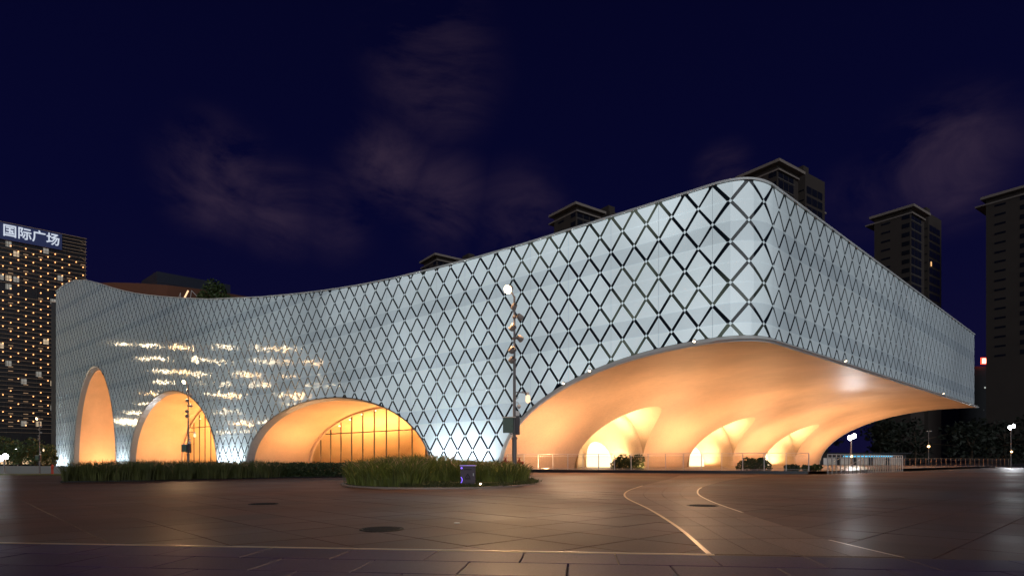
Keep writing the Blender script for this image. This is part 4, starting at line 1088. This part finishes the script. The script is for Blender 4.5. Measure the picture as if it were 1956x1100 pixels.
tb('wall', TWID / 2, -12.0, TH2 / 2, TWID, 24, TH2, M_OFF)
z = 14.0
while z < TH2 - 6:
    if not 67.5 < z < 70.5: tb('fin', TWID / 2, .35, z, TWID + .6, .5, .10, M_FIN)
    z += 1.65
for z in np.linspace(TH2 - 5.5, TH2 - .1, 5): tb('crown_fin', TWID / 2, .45, z, TWID + .6, .5, .12, M_FIN)
for x in np.arange(2.2, TWID, 4.6): tb('vertical_rib', x, .15, TH2 / 2 + 5, .12, .25, TH2 - 16, M_WALLB)
for k in range(24): 
    zc = TH2 - 2 - k * 3.3
    if zc > 15:
        a = Vector((.2, TYS * .7, zc - .8)); b = Vector((1.9, TYS * .7, zc + .5)); mb = MB(); mb.tube([a, b], .09, 4); mb.tube([Vector((.2, TYS * .7, zc - .9)), Vector((.2, TYS * .7, zc + .9))], .06, 4); mb.build('edge_brace', M_FIN, tower)
r = random.Random(31); mb = MB(); md = MB()
for row in range(46):
    z = 16.5 + row * 1.65 + .35
    if z > TH2 - 8: break
    for i, x in enumerate(np.arange(1.0, TWID, 2.3)):
        pr = .58 if z > 40 else .34
        if ((i + row) % 2 == 0 and r.random() < pr * 1.6): mb.box((x, TYS * .75, z), (.34, .12, .34))
        elif r.random() < (.30 if z > 45 else .55) and i % 2 == 0: md.box((x, TYS * .15, z - .5), (1.5, .1, .16))
o = mb.build('amber_light_field', glow('amber_dots', (1, .42, .15), 4.2), tower); o['kind'] = 'stuff'
o = md.build('lit_sill_field', glow('sill_glow', (1, .60, .32), .5), tower); o['kind'] = 'stuff'
E_TW = glow('office_window_warm', (1, .76, .50), .55); E_TW2 = glow('office_window_dim', (.9, .85, .75), .28)
for i in range(40):
    x = 1.6 + 4.6 * r.randint(0, 9) + r.choice((0, 2.3)); z = 17.6 + 3.3 * r.randint(0, 21)
    w = tb('window', x, .06, z, 1.7, .12, 2.0, r.choice((E_TW, E_TW2, E_TW2))); tb('mullion', x, .14, z, .12, .05, 2.0, M_OFF, w)
tb('podium', TWID / 2, 4, 5.2, TWID + 20, 8, 7.5, M_WALLB)
for x in np.arange(-5, 50, 6.0): tb('shop_window', x, 8.06, 3.2, 4.4, .12, 3.0, M_SHOP)
# rooftop sign
tb('sign_panel', 19.5, .85, TH2 - 3.6, 23, .2, 6.4, mat('sign_backboard', (.03, .04, .10), .5, emis=(.05, .10, .60), estr=.05))
try:
    cu = bpy.data.curves.new('tower_sign', 'FONT'); cu.body = '国际广场'; cu.size = 4.9; cu.extrude = .15; cu.align_x = 'LEFT'; cu.space_character = 1.0; cu.offset = .07
    to = bpy.data.objects.new('tower_sign_text', cu); col.objects.link(to); bpy.context.view_layer.update()
    dg = bpy.context.evaluated_depsgraph_get(); me = bpy.data.meshes.new_from_object(to.evaluated_get(dg)); bpy.data.objects.remove(to)
    me.materials.clear(); me.materials.append(glow('sign_letter_glow', (.78, .86, 1), .75))
    xsz = max(v.co.x for v in me.vertices) - min(v.co.x for v in me.vertices)
    sgn = bpy.data.objects.new('sign_lettering', me); link(sgn, tower)
    # text runs left to right as seen from the plaza, i.e. against local x
    Mloc = Matrix(((-1, 0, 0), (0, 0, TYS), (0, 1, 0))).to_4x4()
    sgn.matrix_local = Matrix.Translation((26.5, TYS * 1.1, TH2 - 5.0)) @ Mloc @ Matrix.Diagonal((17.3 / xsz, 1.0, 1, 1))
    tag(sgn, 'large pale glowing characters')
except Exception as e:
    print('sign failed', e)

# brown drum building with dark slab on it, and a roof tree
root = empty('drum_building', (-118, 205, 0)); tag(root, 'brown curved building half hidden behind the dipping roof', 'building')
M_DRUM = mat('drum_render', (.115, .036, .016), .8, noise=.2, nscale=.1)
pts = [(-150, 203), (-141, 200.5), (-132, 199.6), (-124, 200.4), (-116, 202.6), (-108, 207), (-101, 212), (-95.4, 216.5), (-91, 223), (-89, 232), (-120, 250), (-150, 250)]
V, F = prism([(x + 118, y - 205) for x, y in pts], -2, 60.0); meshobj('wall', V, F, M_DRUM, root)
V, F = prism([(x + 118, y - 205) for x, y in ((-150, 196), (-96, 197), (-92, 214), (-150, 203))], -2, 52.5); meshobj('terrace', V, F, M_WALLB, root)
M_NAVY = mat('navy_cladding', (.010, .013, .030), .5); M_NLINE = mat('navy_line', (.05, .05, .07), .5)
pts = [(-135.6, 230), (-116, 248), (-131, 262), (-149.4, 242.7)]
V, F = prism([(x + 118, y - 205) for x, y in pts], 55, 73.3); meshobj('upper_block', V, F, M_NAVY, root)
for z in (69.3, 67.4, 65.5):
    pp2 = [(-118 + 118 + (x + 118) * 1.0 + 0, 0) for x, y in pts]
    mb = MB(); q = [Vector((x + 118, y - 205 - .12, z)) for x, y in (pts[3], pts[0], pts[1])]; mb.tube(q, .16, 4); mb.build('cladding_line', M_NLINE, root)
def tree(loc, h, cr, n, seed, label, m=M_LEAF, leaf=.35, group='background trees'):
    r0 = random.Random(seed); root = empty('tree', loc); tag(root, label, 'tree', group)
    lob = [(Vector((r0.gauss(0, .45) * cr, r0.gauss(0, .45) * cr, h - cr * .9 + r0.uniform(-.7, .7) * cr)), r0.uniform(.35, .6) * cr) for _ in range(13)]
    mb = MB(); mb.tube([(0, 0, 0), (.02 * h, 0, h * .35), (0, .01 * h, h * .65)], [.035 * h, .025 * h, .015 * h], 7)
    for c_, q in lob[:8]: mb.tube([(0, 0, h * .4), Vector((0, 0, h * .5)).lerp(c_, .5), c_], [.014 * h, .009 * h, .004 * h], 5)
    mb.build('trunk', M_BARK, root)
    def ins(p, r):
        for c_, q in lob:
            d = (p - c_).length / q
            if d < 1 and r.random() < .15 + .85 * d * d: return True
        return False
    V, F = leaf_mass(ins, ((-1.6 * cr, 1.6 * cr), (-1.6 * cr, 1.6 * cr), (h - 2.4 * cr, h + cr * .6)), n, leaf, seed); meshobj('crown', V, F, m, root)
    return root
tree((-99.5, 203, 52.5), 9.0, 4.4, 1500, 41, 'dark green tree growing on the roof terrace of the brown building', leaf=.5)
# roof frame with a lit bar
x, y = plan(-92, -2.0); root = empty('roof_frame', (x, y, roof(-92) - .3)); tag(root, 'thin steel roof frame with one lit bar above the dip', 'frame')
d_ = Vector((.76, -.65, 0))
mb = MB(); mb.tube([d_ * -3.6, d_ * -1.6 + Vector((0, 0, 1.75)), d_ * -1.6], .05, 5); mb.tube([d_ * 2.4, d_ * 2.9 + Vector((0, 0, 1.3)), d_ * 5.0], .05, 5); mb.build('struts', M_STEEL, root)
mb = MB(); mb.tube([d_ * -.9, d_ * 1.5 + Vector((0, 0, 1.5))], .14, 6); mb.build('lit_bar', glow('roof_bar_glow', (1, .62, .35), 1.5), root)

# street edge at the left: low wall, parked planting and small trees before the shops
for k, (x, y, h, cr, lab) in enumerate(((-97.9, 120, 6.0, 2.2, 'small street tree lit green before the tower shops'), (-104, 124, 7.0, 2.6, 'dark street tree at the edge of the tower shops'),
        (-93.6, 118, 6.6, 2.7, 'dark street tree nearest the hall before the shops'), (-97.5, 126, 6.0, 2.3, 'dark street tree squeezed between lamp post and hall'))):
    tree((x, y, gz_(x, y)), h, cr, 900, 50 + k, lab, leaf=.28, group='street trees before the tower shops')
mb = MB(); mb.box((0, 0, .6), (26, .5, 1.2), math.atan2(-.4, 1)); w_ = mb.build('low_wall', mat('pale_wall', (.30, .29, .28), .7)); w_.location = (-74, 92, gz_(-74, 92)); tag(w_, 'low pale street wall behind the left lawn', 'wall')
# dark trees at the right beyond the railing
for k, (x, y, h, cr) in enumerate(((72, 118, 8.5, 4.0), (83, 124, 9.5, 4.6), (93, 122, 9.0, 4.2), (103, 126, 10, 4.8), (61, 122, 7.5, 3.6), (115, 134, 10.5, 5.0))):
    tree((x, y, 0), h, cr, 1100, 70 + k, ['broad black tree beyond the amber lantern pole', 'tall black tree between the amber pole and the end mast', 'black tree behind the brown railing', 'tall black tree behind the end floodlight mast',
        'small black tree behind the close-spaced railing', 'farthest black tree past the brown railing'][k], m=mat('night_leaf', (.012, .017, .008), .7), leaf=.45, group='black trees beyond the plaza')
# kiosk with a cyan light strip beyond the corner railing
root = empty('kiosk', (64, 112, 0)); tag(root, 'low dim kiosk with a cyan light strip beyond the railing', 'kiosk')
mb = MB(); mb.box((0, 0, 1.1), (16, 4, 2.2)); mb.build('wall', mat('kiosk_wall', (.05, .05, .055), .7), root); mb = MB(); mb.box((0, -.3, 2.3), (17, 5, .2)); mb.build('roof', M_WALLB, root)
mb = MB(); mb.box((1, -2.08, 1.75), (9, .1, .22)); mb.build('light_strip', glow('cyan_strip', (.15, .65, 1), 1.2), root)
for x in np.arange(-6, 7, 3.0): mb = MB(); mb.box((x, -2.05, .8), (2.2, .08, 1.3)); mb.build('window', glow('kiosk_glow', (.9, .8, .75), .25), root)
# stair handrails by the corner
for k, (dx, lab) in enumerate(((0, 'sloping stair handrail nearer the terrace, behind the corner railing'), (2.4, 'sloping stair handrail farther from the terrace, behind the corner railing'))):
    root = empty('stair_handrail', (24.0 + dx, 47.5 + dx * .4, 0)); tag(root, lab, 'handrail')
    mb = MB(); mb.tube([(0, 0, .15), (2.6, 1.2, 1.15)], .03, 6); mb.build('rail', M_LIDW, root)
    for f_ in (.02, .5, .98): mb = MB(); mb.tube([(2.6 * f_, 1.2 * f_, 0), (2.6 * f_, 1.2 * f_, .15 + f_)], .02, 6); mb.build('post', M_LIDW, root)

# lit commercial block out of frame at the left: the facade mirrors its bright signs
root = empty('commercial_block', (-192, 130, 0)); tag(root, 'long lit commercial block mirrored as streaks in the glass facade', 'building')
mb = MB(); mb.box((-8, 0, 26), (16, 110, 52)); mb.build('wall', M_WALLB, root)
r = random.Random(91); E_B1 = glow('shop_sign_warm', (1, .60, .26), 30); E_B2 = glow('shop_sign_white', (1, .76, .46), 26)
for i in range(64):
    z = r.choice((12, 15.5, 19, 22.5, 26, 30, 34, 39, 44)) + r.uniform(-.5, .5); y = r.uniform(-34, 36); mb = MB(); mb.box((.15, y, z), (.2, r.uniform(1.5, 8), r.choice((.3, .45, .7, 1.2)))); mb.build('sign_strip', r.choice((E_B1, E_B2, E_B2)), root)
